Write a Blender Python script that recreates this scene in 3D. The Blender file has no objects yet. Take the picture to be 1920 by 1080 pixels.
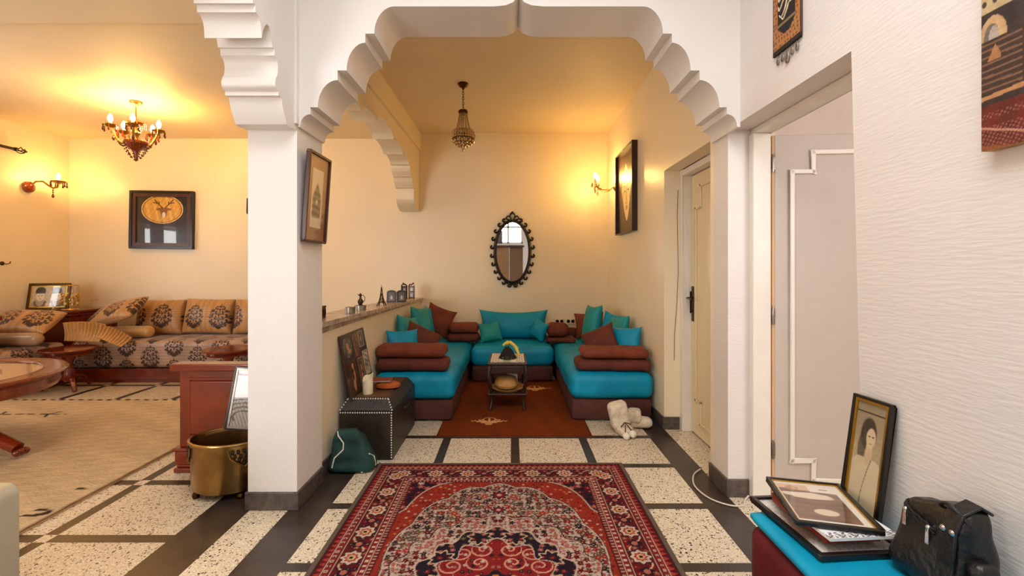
import bpy, bmesh, math, random
import numpy as np
from mathutils import Vector, Matrix, Euler
from mathutils.geometry import tessellate_polygon

scene = bpy.context.scene
COL = scene.collection
PI = math.pi
F, H = 870.0, 1.28


def R(d):
    return math.radians(d)


def at(px, py, Y):
    """photograph pixel at depth Y -> world point (used to measure the room)"""
    return Vector(((px - 960) / F * Y, Y, H - (py - 503) / F * Y))


def lin(c):
    out = []
    for v in c[:3]:
        v = v / 255.0
        out.append(v / 12.92 if v <= 0.04045 else ((v + 0.055) / 1.055) ** 2.4)
    return tuple(out)


# ------------------------------------------------------------------ materials
def mat(name, rgb, rough=0.6, metal=0.0, noise=0.0, nscale=20.0, bump=0.0, bscale=60.0,
        coat=0.0, sheen=0.0, sub=0.0, spec=0.5, rgb2=None, stretch=None):
    m = bpy.data.materials.new(name)
    m.use_nodes = True
    nt = m.node_tree
    b = nt.nodes['Principled BSDF']
    b.inputs['Roughness'].default_value = rough
    b.inputs['Metallic'].default_value = metal
    b.inputs['Coat Weight'].default_value = coat
    b.inputs['Coat Roughness'].default_value = 0.08
    b.inputs['Sheen Weight'].default_value = sheen
    b.inputs['Specular IOR Level'].default_value = spec
    c = lin(rgb)
    b.inputs['Base Color'].default_value = (*c, 1)
    tc = nt.nodes.new('ShaderNodeTexCoord')
    mp = nt.nodes.new('ShaderNodeMapping')
    if stretch:
        mp.inputs['Scale'].default_value = stretch
    nt.links.new(tc.outputs['Object'], mp.inputs['Vector'])
    if noise > 0 or rgb2:
        n = nt.nodes.new('ShaderNodeTexNoise')
        n.inputs['Scale'].default_value = nscale
        n.inputs['Detail'].default_value = 5
        nt.links.new(mp.outputs['Vector'], n.inputs['Vector'])
        rp = nt.nodes.new('ShaderNodeValToRGB')
        rp.color_ramp.elements[0].position = 0.3
        rp.color_ramp.elements[1].position = 0.7
        d = lin(rgb2) if rgb2 else tuple(v * (1 - noise) for v in c)
        rp.color_ramp.elements[0].color = (*d, 1)
        rp.color_ramp.elements[1].color = (*(tuple(min(1, v * (1 + noise * 0.4)) for v in c)), 1)
        nt.links.new(n.outputs['Fac'], rp.inputs['Fac'])
        nt.links.new(rp.outputs['Color'], b.inputs['Base Color'])
    if bump > 0:
        n2 = nt.nodes.new('ShaderNodeTexNoise')
        n2.inputs['Scale'].default_value = bscale
        n2.inputs['Detail'].default_value = 6
        nt.links.new(mp.outputs['Vector'], n2.inputs['Vector'])
        bp = nt.nodes.new('ShaderNodeBump')
        bp.inputs['Strength'].default_value = bump
        bp.inputs['Distance'].default_value = 0.01
        nt.links.new(n2.outputs['Fac'], bp.inputs['Height'])
        nt.links.new(bp.outputs['Normal'], b.inputs['Normal'])
    return m


def mat_paint(name, rough=0.6, coat=0.0, metal=0.0, bump=0.0, bscale=200.0, sheen=0.0, spec=0.5, stretch=None):
    """a dyed, printed or painted surface whose pattern is the mesh's own colour layer"""
    m = mat(name, (200, 200, 200), rough, metal, 0, 1, bump, bscale, coat, sheen, spec=spec, stretch=stretch)
    nt = m.node_tree
    a = nt.nodes.new('ShaderNodeAttribute')
    a.attribute_name = 'Col'
    nt.links.new(a.outputs['Color'], nt.nodes['Principled BSDF'].inputs['Base Color'])
    return m


def mat_emit(name, rgb, strength):
    m = bpy.data.materials.new(name)
    m.use_nodes = True
    nt = m.node_tree
    nt.nodes.remove(nt.nodes['Principled BSDF'])
    e = nt.nodes.new('ShaderNodeEmission')
    e.inputs['Color'].default_value = (*lin(rgb), 1)
    e.inputs['Strength'].default_value = strength
    nt.links.new(e.outputs[0], nt.nodes['Material Output'].inputs['Surface'])
    return m


def mat_pane(name, rough=0.02, tint=(1, 1, 1), base=0.04):
    """thin glass: lets light straight through and mirrors a little"""
    m = bpy.data.materials.new(name)
    m.use_nodes = True
    nt = m.node_tree
    nt.nodes.remove(nt.nodes['Principled BSDF'])
    t = nt.nodes.new('ShaderNodeBsdfTransparent')
    t.inputs['Color'].default_value = (*tint, 1)
    g = nt.nodes.new('ShaderNodeBsdfGlossy')
    g.inputs['Roughness'].default_value = rough
    fr = nt.nodes.new('ShaderNodeFresnel')
    fr.inputs['IOR'].default_value = 1.5
    mx = nt.nodes.new('ShaderNodeMixShader')
    # mirror only at the outer faces, so that light is not trapped inside the thin pane
    ge = nt.nodes.new('ShaderNodeNewGeometry')
    iv = nt.nodes.new('ShaderNodeMath')
    iv.operation = 'SUBTRACT'
    iv.inputs[0].default_value = 1
    nt.links.new(ge.outputs['Backfacing'], iv.inputs[1])
    mu = nt.nodes.new('ShaderNodeMath')
    mu.operation = 'MULTIPLY'
    nt.links.new(fr.outputs[0], mu.inputs[0])
    nt.links.new(iv.outputs[0], mu.inputs[1])
    nt.links.new(mu.outputs[0], mx.inputs[0])
    nt.links.new(t.outputs[0], mx.inputs[1])
    nt.links.new(g.outputs[0], mx.inputs[2])
    nt.links.new(mx.outputs[0], nt.nodes['Material Output'].inputs['Surface'])
    return m


def mat_terrazzo():
    m = bpy.data.materials.new('terrazzo')
    m.use_nodes = True
    nt = m.node_tree
    b = nt.nodes['Principled BSDF']
    b.inputs['Roughness'].default_value = 0.33
    tc = nt.nodes.new('ShaderNodeTexCoord')
    last = None

    def layer(scale, lo, chip, base_socket, base_rgb):
        v = nt.nodes.new('ShaderNodeTexVoronoi')
        v.inputs['Scale'].default_value = scale
        v.inputs['Randomness'].default_value = 1
        nt.links.new(tc.outputs['Object'], v.inputs['Vector'])
        sx = nt.nodes.new('ShaderNodeSeparateColor')
        nt.links.new(v.outputs['Color'], sx.inputs[0])
        lt = nt.nodes.new('ShaderNodeMath')
        lt.operation = 'LESS_THAN'
        lt.inputs[1].default_value = lo
        nt.links.new(sx.outputs[0], lt.inputs[0])
        d = nt.nodes.new('ShaderNodeMath')
        d.operation = 'LESS_THAN'
        d.inputs[1].default_value = 0.42
        nt.links.new(v.outputs['Distance'], d.inputs[0])
        mu = nt.nodes.new('ShaderNodeMath')
        mu.operation = 'MULTIPLY'
        nt.links.new(lt.outputs[0], mu.inputs[0])
        nt.links.new(d.outputs[0], mu.inputs[1])
        mx = nt.nodes.new('ShaderNodeMix')
        mx.data_type = 'RGBA'
        nt.links.new(mu.outputs[0], mx.inputs[0])
        if base_socket is None:
            mx.inputs[6].default_value = (*lin(base_rgb), 1)
        else:
            nt.links.new(base_socket, mx.inputs[6])
        mx.inputs[7].default_value = (*lin(chip), 1)
        return mx.outputs[2]
    last = layer(150, 0.32, (243, 234, 216), None, (214, 199, 172))
    last = layer(100, 0.24, (88, 68, 52), last, None)
    last = layer(190, 0.22, (140, 112, 84), last, None)
    last = layer(70, 0.06, (40, 30, 25), last, None)
    nt.links.new(last, b.inputs['Base Color'])
    return m


def mat_darkstone():
    m = mat('black_terrazzo', (58, 47, 41), 0.3, noise=0.35, nscale=9)
    nt = m.node_tree
    b = nt.nodes['Principled BSDF']
    src = b.inputs['Base Color'].links[0].from_socket
    tc = nt.nodes.new('ShaderNodeTexCoord')
    v = nt.nodes.new('ShaderNodeTexVoronoi')
    v.inputs['Scale'].default_value = 90
    nt.links.new(tc.outputs['Object'], v.inputs['Vector'])
    lt = nt.nodes.new('ShaderNodeMath')
    lt.operation = 'LESS_THAN'
    lt.inputs[1].default_value = 0.17
    nt.links.new(v.outputs['Distance'], lt.inputs[0])
    mx = nt.nodes.new('ShaderNodeMix')
    mx.data_type = 'RGBA'
    sc = nt.nodes.new('ShaderNodeMath')
    sc.operation = 'MULTIPLY'
    sc.inputs[1].default_value = 0.45
    nt.links.new(lt.outputs[0], sc.inputs[0])
    nt.links.new(sc.outputs[0], mx.inputs[0])
    nt.links.new(src, mx.inputs[6])
    mx.inputs[7].default_value = (*lin((128, 116, 104)), 1)
    nt.links.new(mx.outputs[2], b.inputs['Base Color'])
    return m


M = {}
M['white_plaster'] = mat('white_plaster', (231, 226, 222), 0.5, noise=0.03, nscale=3, bump=0.12, bscale=45)
M['brushed_plaster'] = mat('brushed_plaster', (225, 217, 211), 0.42, noise=0.03, nscale=3, bump=0.16, bscale=34, stretch=(1, 0.45, 3.2))
M['cream_plaster'] = mat('cream_plaster', (238, 222, 190), 0.38, noise=0.03, nscale=2.5, bump=0.10, bscale=35)
M['cream_ceiling'] = mat('cream_ceiling', (234, 215, 180), 0.6, noise=0.04, nscale=2.0, bump=0.05, bscale=20)
M['pink_plaster'] = mat('pink_plaster', (234, 219, 210), 0.6, noise=0.06, nscale=4, bump=0.1)
M['white_paint'] = mat('white_paint', (232, 224, 212), 0.35, noise=0.05, nscale=8, bump=0.05, bscale=40)
M['cream_paint'] = mat('cream_paint', (230, 212, 172), 0.35, noise=0.06, nscale=5)
M['grey_paint'] = mat('grey_paint', (193, 180, 169), 0.5, noise=0.03, nscale=8)
M['tan_wood'] = mat('tan_wood', (168, 128, 84), 0.5, rgb2=(140, 102, 62), nscale=6, stretch=(8, 8, 0.8))
M['brown_panel'] = mat('brown_panel', (122, 92, 64), 0.55, noise=0.1)
M['raw_wood'] = mat('raw_wood', (222, 178, 128), 0.6, noise=0.15, nscale=12, stretch=(4, 4, 0.5))
M['skirt_stone'] = mat('skirt_stone', (96, 84, 76), 0.45, rgb2=(62, 54, 50), nscale=30)
M['terrazzo'] = mat_terrazzo()
M['dark_stone'] = mat_darkstone()
M['marble'] = mat('ledge_marble', (206, 184, 156), 0.25, rgb2=(150, 118, 92), nscale=14)
M['red_wood'] = mat('red_wood', (130, 44, 14), 0.22, rgb2=(98, 28, 8), nscale=5, stretch=(1, 6, 1.2), coat=0.5)
M['dark_wood'] = mat('dark_wood', (58, 30, 18), 0.35, rgb2=(36, 18, 12), nscale=8, stretch=(5, 5, 0.7))
M['frame_brown'] = mat('frame_brown', (70, 34, 20), 0.35, noise=0.2)
M['black_frame'] = mat('black_frame', (26, 20, 17), 0.3, noise=0.2)
M['gold'] = mat('gold', (205, 160, 70), 0.3, metal=1.0, noise=0.15, nscale=30)
M['brass'] = mat('brass', (180, 146, 92), 0.3, metal=1.0, rgb2=(136, 104, 60), nscale=7, bump=0.05, bscale=12)
M['dark_brass'] = mat('dark_brass', (92, 66, 34), 0.45, metal=1.0, noise=0.4, nscale=30)
M['bronze'] = mat('bronze', (74, 50, 34), 0.38, metal=0.85, noise=0.4, nscale=40)
M['iron'] = mat('iron', (44, 32, 26), 0.5, metal=0.5, noise=0.3)
M['chrome'] = mat('chrome', (220, 215, 215), 0.15, metal=1.0)
M['mirror'] = mat('mirror_glass', (245, 245, 245), 0.01, metal=1.0)
M['silver'] = mat('tarnished_silver', (150, 140, 128), 0.35, metal=0.9, noise=0.3, nscale=40)
M['amber_glass'] = mat('amber_glass', (150, 58, 14), 0.15, noise=0.3, coat=0.6)
M['crystal'] = mat('crystal_bead', (198, 160, 104), 0.08, metal=0.5, noise=0.3, nscale=90, coat=0.5)
M['dark_bead'] = mat('dark_bead', (112, 52, 20), 0.12, noise=0.3, nscale=60, coat=0.6)
M['turquoise'] = mat('turquoise_velvet', (0, 150, 184), 0.5, rgb2=(0, 128, 164), nscale=5, bump=0.25, bscale=18, spec=0.3)
M['teal'] = mat('warm_lit_turquoise_velvet', (28, 150, 146), 0.5, rgb2=(14, 124, 126), nscale=6, bump=0.25, bscale=18, spec=0.3)  # the turquoise velvet again, with warm lamp light put into its colour
M['rust'] = mat('rust_fabric', (128, 56, 26), 0.8, rgb2=(100, 40, 18), nscale=9, bump=0.3, bscale=70)
M['rust_dark'] = mat('rust_dark_fabric', (104, 42, 22), 0.8, rgb2=(78, 30, 16), nscale=9, bump=0.3, bscale=70)
M['maroon'] = mat('maroon_fabric', (92, 44, 34), 0.8, rgb2=(70, 32, 26), nscale=7, bump=0.3, bscale=40)
M['wine'] = mat('wine_velvet', (98, 30, 32), 0.75, rgb2=(80, 22, 24), nscale=8, bump=0.2, bscale=40, spec=0.2)
M['black_leather'] = mat('black_leather', (19, 18, 18), 0.36, noise=0.2, nscale=14, bump=0.35, bscale=60)
M['trunk_leather'] = mat('trunk_leather', (50, 40, 31), 0.42, rgb2=(34, 28, 22), nscale=10, bump=0.2, bscale=60)
M['trunk_wood'] = mat('trunk_top', (96, 66, 42), 0.5, rgb2=(70, 46, 30), nscale=10)
M['green_cloth'] = mat('green_cloth', (20, 66, 58), 0.75, rgb2=(12, 48, 44), nscale=7, bump=0.3, bscale=40)
M['white_cloth'] = mat('white_cloth', (235, 228, 214), 0.7, bump=0.1, bscale=200)
M['black_cloth'] = mat('black_cloth', (26, 18, 15), 0.9, noise=0.3)
M['yellow_cloth'] = mat('yellow_cloth', (226, 196, 76), 0.7, noise=0.2, nscale=20)
M['fleece'] = mat('white_fleece', (232, 216, 190), 0.9, rgb2=(206, 186, 156), nscale=30, bump=0.8, bscale=70, sheen=0.4)
M['fluff'] = mat('white_fluff', (240, 228, 208), 0.9, bump=0.8, bscale=120, sheen=0.4)
M['wax'] = mat('candle_wax', (236, 222, 186), 0.45, noise=0.06)
M['bread'] = mat('orange_wood', (178, 92, 36), 0.5, rgb2=(142, 66, 24), nscale=14)
M['straw'] = mat('straw', (206, 156, 90), 0.7, rgb2=(170, 116, 60), nscale=40, stretch=(1, 1, 6))
M['paper'] = mat('paper', (232, 228, 222), 0.6, noise=0.04)
M['grey_paper'] = mat('grey_paper', (158, 148, 140), 0.5, noise=0.2, nscale=30)
M['album_red'] = mat('album_red', (132, 42, 26), 0.5, noise=0.2)
M['ivory_plastic'] = mat('ivory_plastic', (226, 208, 176), 0.4)
M['cream_metal'] = mat('cream_metal', (176, 166, 142), 0.4, noise=0.04)
M['dark_slot'] = mat('dark_slot', (158, 132, 100), 0.7)
M['glass_thin'] = mat_pane('glass_thin')
M['glass_green'] = mat_pane('glass_green', tint=(0.86, 0.93, 0.9))
M['bulb'] = mat_emit('bulb_glow', (255, 196, 110), 330)
M['bulb_small'] = mat_emit('bulb_glow_small', (255, 200, 112), 430)
M['brown_curtain'] = mat('brown_curtain', (64, 40, 30), 0.8, noise=0.2)
M['cotton_curtain'] = mat('cotton_curtain', (240, 236, 228), 0.8)
M['ruffle'] = mat('ruffle_cloth', (206, 158, 84), 0.5, rgb2=(170, 120, 54), nscale=25, stretch=(9, 9, 1), sheen=0.3)
M['gold_satin'] = mat('gold_satin', (190, 144, 84), 0.35, noise=0.12, nscale=6, sheen=0.3)
M['silver_satin'] = mat('silver_satin', (172, 140, 108), 0.3, noise=0.12, nscale=6)
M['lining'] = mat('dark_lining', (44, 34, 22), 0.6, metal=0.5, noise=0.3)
M['string'] = mat('string', (214, 200, 178), 0.5)
M['wire_dark'] = mat('thin_wire', (120, 98, 74), 0.6)

P_MATTE = mat_paint('woven_pattern', 0.85, bump=0.25, bscale=260)
P_PILE = mat_paint('knotted_pile', 0.95, bump=0.4, bscale=330, spec=0.1)
P_SATIN = mat_paint('brocade', 0.42, bump=0.12, bscale=150, sheen=0.15)
P_GLOSS = mat_paint('printed_sheet', 0.35, coat=0.25)
P_OIL = mat_paint('oil_paint', 0.4, bump=0.35, bscale=60, coat=0.2)
P_SHAG = mat_paint('shaggy_wool', 0.95, bump=1.0, bscale=42, stretch=(1, 2.6, 1), spec=0.1)
P_LAC = mat_paint('lacquered_panel', 0.4, coat=0.08, bump=0.05)


# ------------------------------------------------------------------ mesh building
class MB:
    def __init__(self):
        self.bm = bmesh.new()

    def _add(self, vs, fs, X=None):
        vv = [self.bm.verts.new(X @ Vector(v) if X else v) for v in vs]
        for f in fs:
            try:
                self.bm.faces.new([vv[i] for i in f])
            except ValueError:
                pass
        return self

    def box(self, x0, x1, y0, y1, z0, z1, X=None):
        vs = [(x0, y0, z0), (x1, y0, z0), (x1, y1, z0), (x0, y1, z0), (x0, y0, z1), (x1, y0, z1), (x1, y1, z1), (x0, y1, z1)]
        return self._add(vs, [(3, 2, 1, 0), (4, 5, 6, 7), (0, 1, 5, 4), (1, 2, 6, 5), (2, 3, 7, 6), (3, 0, 4, 7)], X)

    def hexa(self, b, t):
        """bottom quad and top quad, both counter-clockwise seen from above"""
        return self._add(list(b) + list(t), [(3, 2, 1, 0), (4, 5, 6, 7), (0, 1, 5, 4), (1, 2, 6, 5), (2, 3, 7, 6), (3, 0, 4, 7)])

    def prism(self, poly, put, d0, d1):
        """poly: 2D outline; put(a, b, d) -> xyz"""
        n = len(poly)
        vs = [put(a, b, d0) for a, b in poly] + [put(a, b, d1) for a, b in poly]
        tris = tessellate_polygon([[Vector((a, b, 0)) for a, b in poly]])
        fs = [tuple(t) for t in tris] + [tuple(n + i for i in reversed(t)) for t in tris]
        fs += [(i, (i + 1) % n, n + (i + 1) % n, n + i) for i in range(n)]
        return self._add(vs, fs)

    def lathe(self, prof, seg=24, c=(0, 0, 0), X=None, sx=1.0, sy=1.0):
        vs, fs = [], []
        n = len(prof)
        for i in range(seg):
            a = 2 * PI * i / seg
            for r, z in prof:
                vs.append((c[0] + r * math.cos(a) * sx, c[1] + r * math.sin(a) * sy, c[2] + z))
        for i in range(seg):
            j = (i + 1) % seg
            for k in range(n - 1):
                fs.append((i * n + k, j * n + k, j * n + k + 1, i * n + k + 1))
        if prof[0][0] > 1e-6:
            fs.append(tuple(i * n for i in reversed(range(seg))))
        if prof[-1][0] > 1e-6:
            fs.append(tuple(i * n + n - 1 for i in range(seg)))
        return self._add(vs, fs, X)

    def tube(self, pts, r, seg=8, closed=False, X=None):
        pts = [Vector(p) for p in pts]
        n = len(pts)
        rs = r if isinstance(r, (list, tuple)) else [r] * n
        vs, fs = [], []
        up = Vector((0, 0, 1))
        prev = None
        for i, p in enumerate(pts):
            if closed:
                d = pts[(i + 1) % n] - pts[i - 1]
            else:
                d = pts[min(i + 1, n - 1)] - pts[max(i - 1, 0)]
            if d.length < 1e-9:
                d = Vector((0, 0, 1))
            d.normalize()
            if prev is None:
                a = d.cross(up)
                if a.length < 1e-3:
                    a = d.cross(Vector((1, 0, 0)))
            else:
                a = prev - d * prev.dot(d)
                if a.length < 1e-6:
                    a = d.cross(up)
            a.normalize()
            prev = a
            b = d.cross(a)
            for k in range(seg):
                t = 2 * PI * k / seg
                vs.append(p + (a * math.cos(t) + b * math.sin(t)) * rs[i])
        m = n if closed else n - 1
        for i in range(m):
            j = (i + 1) % n
            for k in range(seg):
                l = (k + 1) % seg
                fs.append((i * seg + k, i * seg + l, j * seg + l, j * seg + k))
        if not closed:
            fs.append(tuple(reversed(range(seg))))
            fs.append(tuple((n - 1) * seg + k for k in range(seg)))
        return self._add(vs, fs, X)

    def ball(self, c, r, u=10, v=7, s=(1, 1, 1), X=None):
        prof = [(r * math.sin(PI * k / v), -r * math.cos(PI * k / v)) for k in range(v + 1)]
        prof = [(max(p, 0), z * s[2]) for p, z in prof]
        prof[0] = (0, prof[0][1])
        prof[-1] = (0, prof[-1][1])
        return self.lathe(prof, u, c, X, s[0], s[1])

    def build(self, name, m=None, parent=None, smooth=True, bevel=0.0, angle=35, seg=2):
        bm = self.bm
        bmesh.ops.remove_doubles(bm, verts=bm.verts, dist=1e-6)
        bmesh.ops.recalc_face_normals(bm, faces=bm.faces)
        me = bpy.data.meshes.new(name)
        bm.to_mesh(me)
        bm.free()
        return finish(name, me, m, parent, smooth, bevel, angle, seg)


def finish(name, me, m, parent=None, smooth=True, bevel=0.0, angle=35, seg=2):
    ms = m if isinstance(m, (list, tuple)) else [m]
    for x in ms:
        if x:
            me.materials.append(x)
    if smooth:
        me.polygons.foreach_set('use_smooth', [True] * len(me.polygons))
        me.set_sharp_from_angle(angle=R(angle))
    o = bpy.data.objects.new(name, me)
    COL.objects.link(o)
    if parent:
        o.parent = parent
    if bevel > 0:
        b = o.modifiers.new('Bevel', 'BEVEL')
        b.width = bevel
        b.segments = seg
        b.limit_method = 'ANGLE'
        b.angle_limit = R(40)
    return o


def tag(o, label, cat, group=None, kind=None):
    o['label'] = label
    o['category'] = cat
    if group:
        o['group'] = group
    if kind:
        o['kind'] = kind
    return o


def struct(o, label=None):
    o['kind'] = 'structure'
    if label:
        o['label'] = label
    return o


def thing(name, label, cat, loc=(0, 0, 0), rot=(0, 0, 0), group=None):
    o = bpy.data.objects.new(name, None)
    o.empty_display_size = 0.1
    COL.objects.link(o)
    o.location = loc
    o.rotation_euler = rot
    return tag(o, label, cat, group)


def dup(o, loc=None, rot=None, label=None):
    """a thing with copies of its parts and sub-parts"""
    c = o.copy()
    COL.objects.link(c)
    if loc is not None:
        c.location = loc
    if rot is not None:
        c.rotation_euler = rot
    if label:
        c['label'] = label
    for ch in o.children:
        d = ch.copy()
        COL.objects.link(d)
        d.parent = c
        for g in ch.children:
            e = g.copy()
            COL.objects.link(e)
            e.parent = d
    return c


# ---- numpy surfaces
def wob(x, y, z, seed=0, scale=1.0, n=7):
    rng = np.random.RandomState(seed)
    s = 0
    for i in range(n):
        k = rng.normal(size=3) * scale * (1 + 0.5 * i)
        s = s + np.sin(k[0] * x + k[1] * y + k[2] * z + rng.uniform(0, 6.28)) / (1 + 0.5 * i)
    return s / 2.2


def setcol(me, rgb):
    n = len(me.vertices)
    c = np.clip(rgb, 0, 255) / 255.0
    c = np.where(c <= 0.04045, c / 12.92, ((c + 0.055) / 1.055) ** 2.4)
    a = np.ones((n, 4), dtype=np.float32)
    a[:, :3] = c
    at_ = me.color_attributes.new('Col', 'FLOAT_COLOR', 'POINT')
    at_.data.foreach_set('color', a.ravel())


def quads(nu, nv, off=0, flip=False):
    i = np.arange(nu - 1)
    j = np.arange(nv - 1)
    I, J = np.meshgrid(i, j, indexing='ij')
    a = I * nv + J + off
    q = np.stack([a, a + nv, a + nv + 1, a + 1], -1).reshape(-1, 4)
    return q[:, ::-1] if flip else q


def mesh_np(name, V, Q):
    me = bpy.data.meshes.new(name)
    V = np.asarray(V, dtype=np.float32)
    Q = np.asarray(Q, dtype=np.int32)
    me.vertices.add(len(V))
    me.vertices.foreach_set('co', V.ravel())
    me.loops.add(Q.size)
    me.loops.foreach_set('vertex_index', Q.ravel())
    me.polygons.add(len(Q))
    me.polygons.foreach_set('loop_start', np.arange(0, Q.size, 4, dtype=np.int32))
    me.polygons.foreach_set('loop_total', np.full(len(Q), 4, dtype=np.int32))
    me.update(calc_edges=True)
    return me


def sheet(name, w, h, n, fn, m, parent=None, thick=0.0, put=None, loc=(0, 0, 0)):
    """painted flat sheet in local XZ facing -Y (put overrides); n = samples per metre"""
    nu = max(3, int(w * n) + 1)
    nv = max(3, int(h * n) + 1)
    u = np.linspace(-1, 1, nu)
    v = np.linspace(-1, 1, nv)
    U, Vv = np.meshgrid(u, v, indexing='ij')
    x = U * w / 2
    z = Vv * h / 2
    P = np.stack([x, np.zeros_like(x), z], -1) if put is None else put(x, z)
    me = mesh_np(name, P.reshape(-1, 3), quads(nu, nv))
    setcol(me, fn(x, z).reshape(-1, 3))
    o = finish(name, me, m, parent, True)
    o.location = loc
    return o


def pillow(name, w, h, t, m, parent=None, pinch=0.12, seed=1, wr=0.006, n=26, fn=None, p=0.42, sag=0.0):
    """upright cushion in local XZ, thickness along Y, corners drawn out into points"""
    u = np.linspace(-1, 1, n)
    U, V = np.meshgrid(u, u, indexing='ij')
    U = np.sin(U * PI / 2) * 0.35 + U * 0.65
    V = np.sin(V * PI / 2) * 0.35 + V * 0.65
    x = U * w / 2 * (1 - pinch * (1 - V ** 2) * np.abs(U) ** 1.5)
    z = V * h / 2 * (1 - pinch * (1 - U ** 2) * np.abs(V) ** 1.5)
    f = ((1 - U ** 2) * (1 - V ** 2)).clip(0) ** p * t / 2
    z = z - sag * (1 - U ** 2) * (V + 1) / 2
    Vs, Qs = [], []
    for s in (-1, 1):
        wv = wob(x, z, s * 1.0, seed + s, 9.0) * wr * (f > 0) * np.minimum(1, f / (t * 0.1 + 1e-6))
        y = s * f * (1.0) + wv
        Vs.append(np.stack([x, y, z], -1).reshape(-1, 3))
    Q = np.concatenate([quads(n, n), quads(n, n, n * n, True)])
    A = np.concatenate(Vs)
    me = mesh_np(name, A, Q)
    if fn:
        setcol(me, fn(A[:, 0], A[:, 2]))
    bm = bmesh.new()
    bm.from_mesh(me)
    bmesh.ops.remove_doubles(bm, verts=bm.verts, dist=1e-5)
    bm.to_mesh(me)
    bm.free()
    return finish(name, me, m, parent, True, angle=75)


def rbox(name, size, r, m, parent=None, n=(14, 14, 8), seed=1, wr=0.0, wscale=6, puff=0.0, fn=None, c=(0, 0, 0), shape=None):
    """soft rounded block, resting on local z=0, optionally painted by fn(x, y, z)"""
    sx, sy, sz = size
    Vs, Qs = [], []
    off = 0
    for ax in range(3):
        for s in (-1, 1):
            a, b = [(1, 2), (2, 0), (0, 1)][ax]
            na, nb = n[a] + 1, n[b] + 1
            A, B = np.meshgrid(np.linspace(-1, 1, na), np.linspace(-1, 1, nb), indexing='ij')
            P = np.zeros((na, nb, 3))
            P[..., ax] = s
            P[..., a] = A
            P[..., b] = B
            Vs.append(P.reshape(-1, 3))
            Qs.append(quads(na, nb, off, s < 0))
            off += na * nb
    P = np.concatenate(Vs)
    hs = np.array([sx, sy, sz]) / 2
    X = P * hs
    inner = np.maximum(hs - r, 0)
    Cc = np.clip(X, -inner, inner)
    D = X - Cc
    L = np.linalg.norm(D, axis=1, keepdims=True)
    rr = np.minimum(r, hs.min())
    X = np.where(L > 1e-9, Cc + D / np.maximum(L, 1e-9) * np.minimum(L, rr), X)
    if puff:
        q = P
        X[:, 2] += puff * (q[:, 2] > 0.5) * (1 - q[:, 0] ** 2) * (1 - q[:, 1] ** 2)
    if wr:
        nrm = X / (hs + 1e-9)
        wv = wob(X[:, 0], X[:, 1], X[:, 2], seed, wscale) * wr
        X = X + nrm / np.maximum(np.linalg.norm(nrm, axis=1, keepdims=True), 1e-6) * wv[:, None] * (X[:, 2:3] > -hs[2] * 0.9)
    X[:, 2] += hs[2]
    if shape:
        X = shape(X, P)
    X = X + np.array(c)
    me = mesh_np(name, X, np.concatenate(Qs))
    if fn:
        setcol(me, fn(X[:, 0], X[:, 1], X[:, 2]))
    bm = bmesh.new()
    bm.from_mesh(me)
    bmesh.ops.remove_doubles(bm, verts=bm.verts, dist=1e-5)
    bmesh.ops.recalc_face_normals(bm, faces=bm.faces)
    bm.to_mesh(me)
    bm.free()
    return finish(name, me, m, parent, True, angle=60)


def mixc(a, b, k):
    return a * (1 - k[..., None]) + np.array(b, dtype=float) * k[..., None]


def solid(x, rgb):
    return np.ones(x.shape + (3,)) * np.array(rgb, dtype=float)


def sm(a, b, x):
    t = np.clip((x - a) / (b - a + 1e-12), 0, 1)
    return t * t * (3 - 2 * t)


def picture(name, label, cat, w, h, border, depth, fmat, fn, n=160, mount=None, lip=None, loc=(0, 0, 0), rot=(0, 0, 0),
            glass=True, pm=None, group=None, backoff=0.0):
    """framed picture, back on local y=0, facing -Y, origin at the middle of the lower edge"""
    t = thing(name, label, cat, loc, rot, group)
    mb = MB()
    W, Hh = w / 2, h
    mb.box(-W, W, -depth, 0, 0, border)
    mb.box(-W, W, -depth, 0, Hh - border, Hh)
    mb.box(-W, -W + border, -depth, 0, border, Hh - border)
    mb.box(W - border, W, -depth, 0, border, Hh - border)
    mb.build('frame', fmat, t, False, 0.003)
    if lip:
        b2, d2, lm = lip
        mb = MB()
        i0 = border
        y0, y1 = -depth * 0.8, -0.001
        mb.box(-W + i0, W - i0, y0, y1, i0, i0 + b2)
        mb.box(-W + i0, W - i0, y0, y1, Hh - i0 - b2, Hh - i0)
        mb.box(-W + i0, -W + i0 + b2, y0, y1, i0 + b2, Hh - i0 - b2)
        mb.box(W - i0 - b2, W - i0, y0, y1, i0 + b2, Hh - i0 - b2)
        mb.build('inner_lip', lm, t, False, 0.001)
        border = border + b2
    iw, ih = w - 2 * border, h - 2 * border
    s = sheet('picture', iw, ih, n, fn, pm or P_GLOSS, t)
    s.location = (0, -depth * 0.45, Hh / 2)
    bk = MB().box(-iw / 2, iw / 2, -depth * 0.4, -0.002, border, Hh - border)
    bk.build('backing_board', M['frame_brown'], t, False)
    if glass:
        MB().box(-iw / 2, iw / 2, -depth * 0.62, -depth * 0.58, border, Hh - border).build('glass', M['glass_thin'], t, False)
    return t


# ------------------------------------------------------------------ resting things on things
from mathutils.bvhtree import BVHTree


def world(o):
    m = Matrix.LocRotScale(o.location, o.rotation_euler, None)
    if o.parent:
        m = world(o.parent) @ m
    return m


def geo(o):
    """world-space vertices and faces of a thing with its parts"""
    vs, fs = [], []
    for q in [o] + [c for ch in o.children for c in [ch] + list(ch.children)]:
        if q.type != 'MESH':
            continue
        w = world(q)
        b = len(vs)
        vs.extend(w @ v.co for v in q.data.vertices)
        fs.extend(tuple(b + i for i in p.vertices) for p in q.data.polygons)
    return vs, fs


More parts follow.
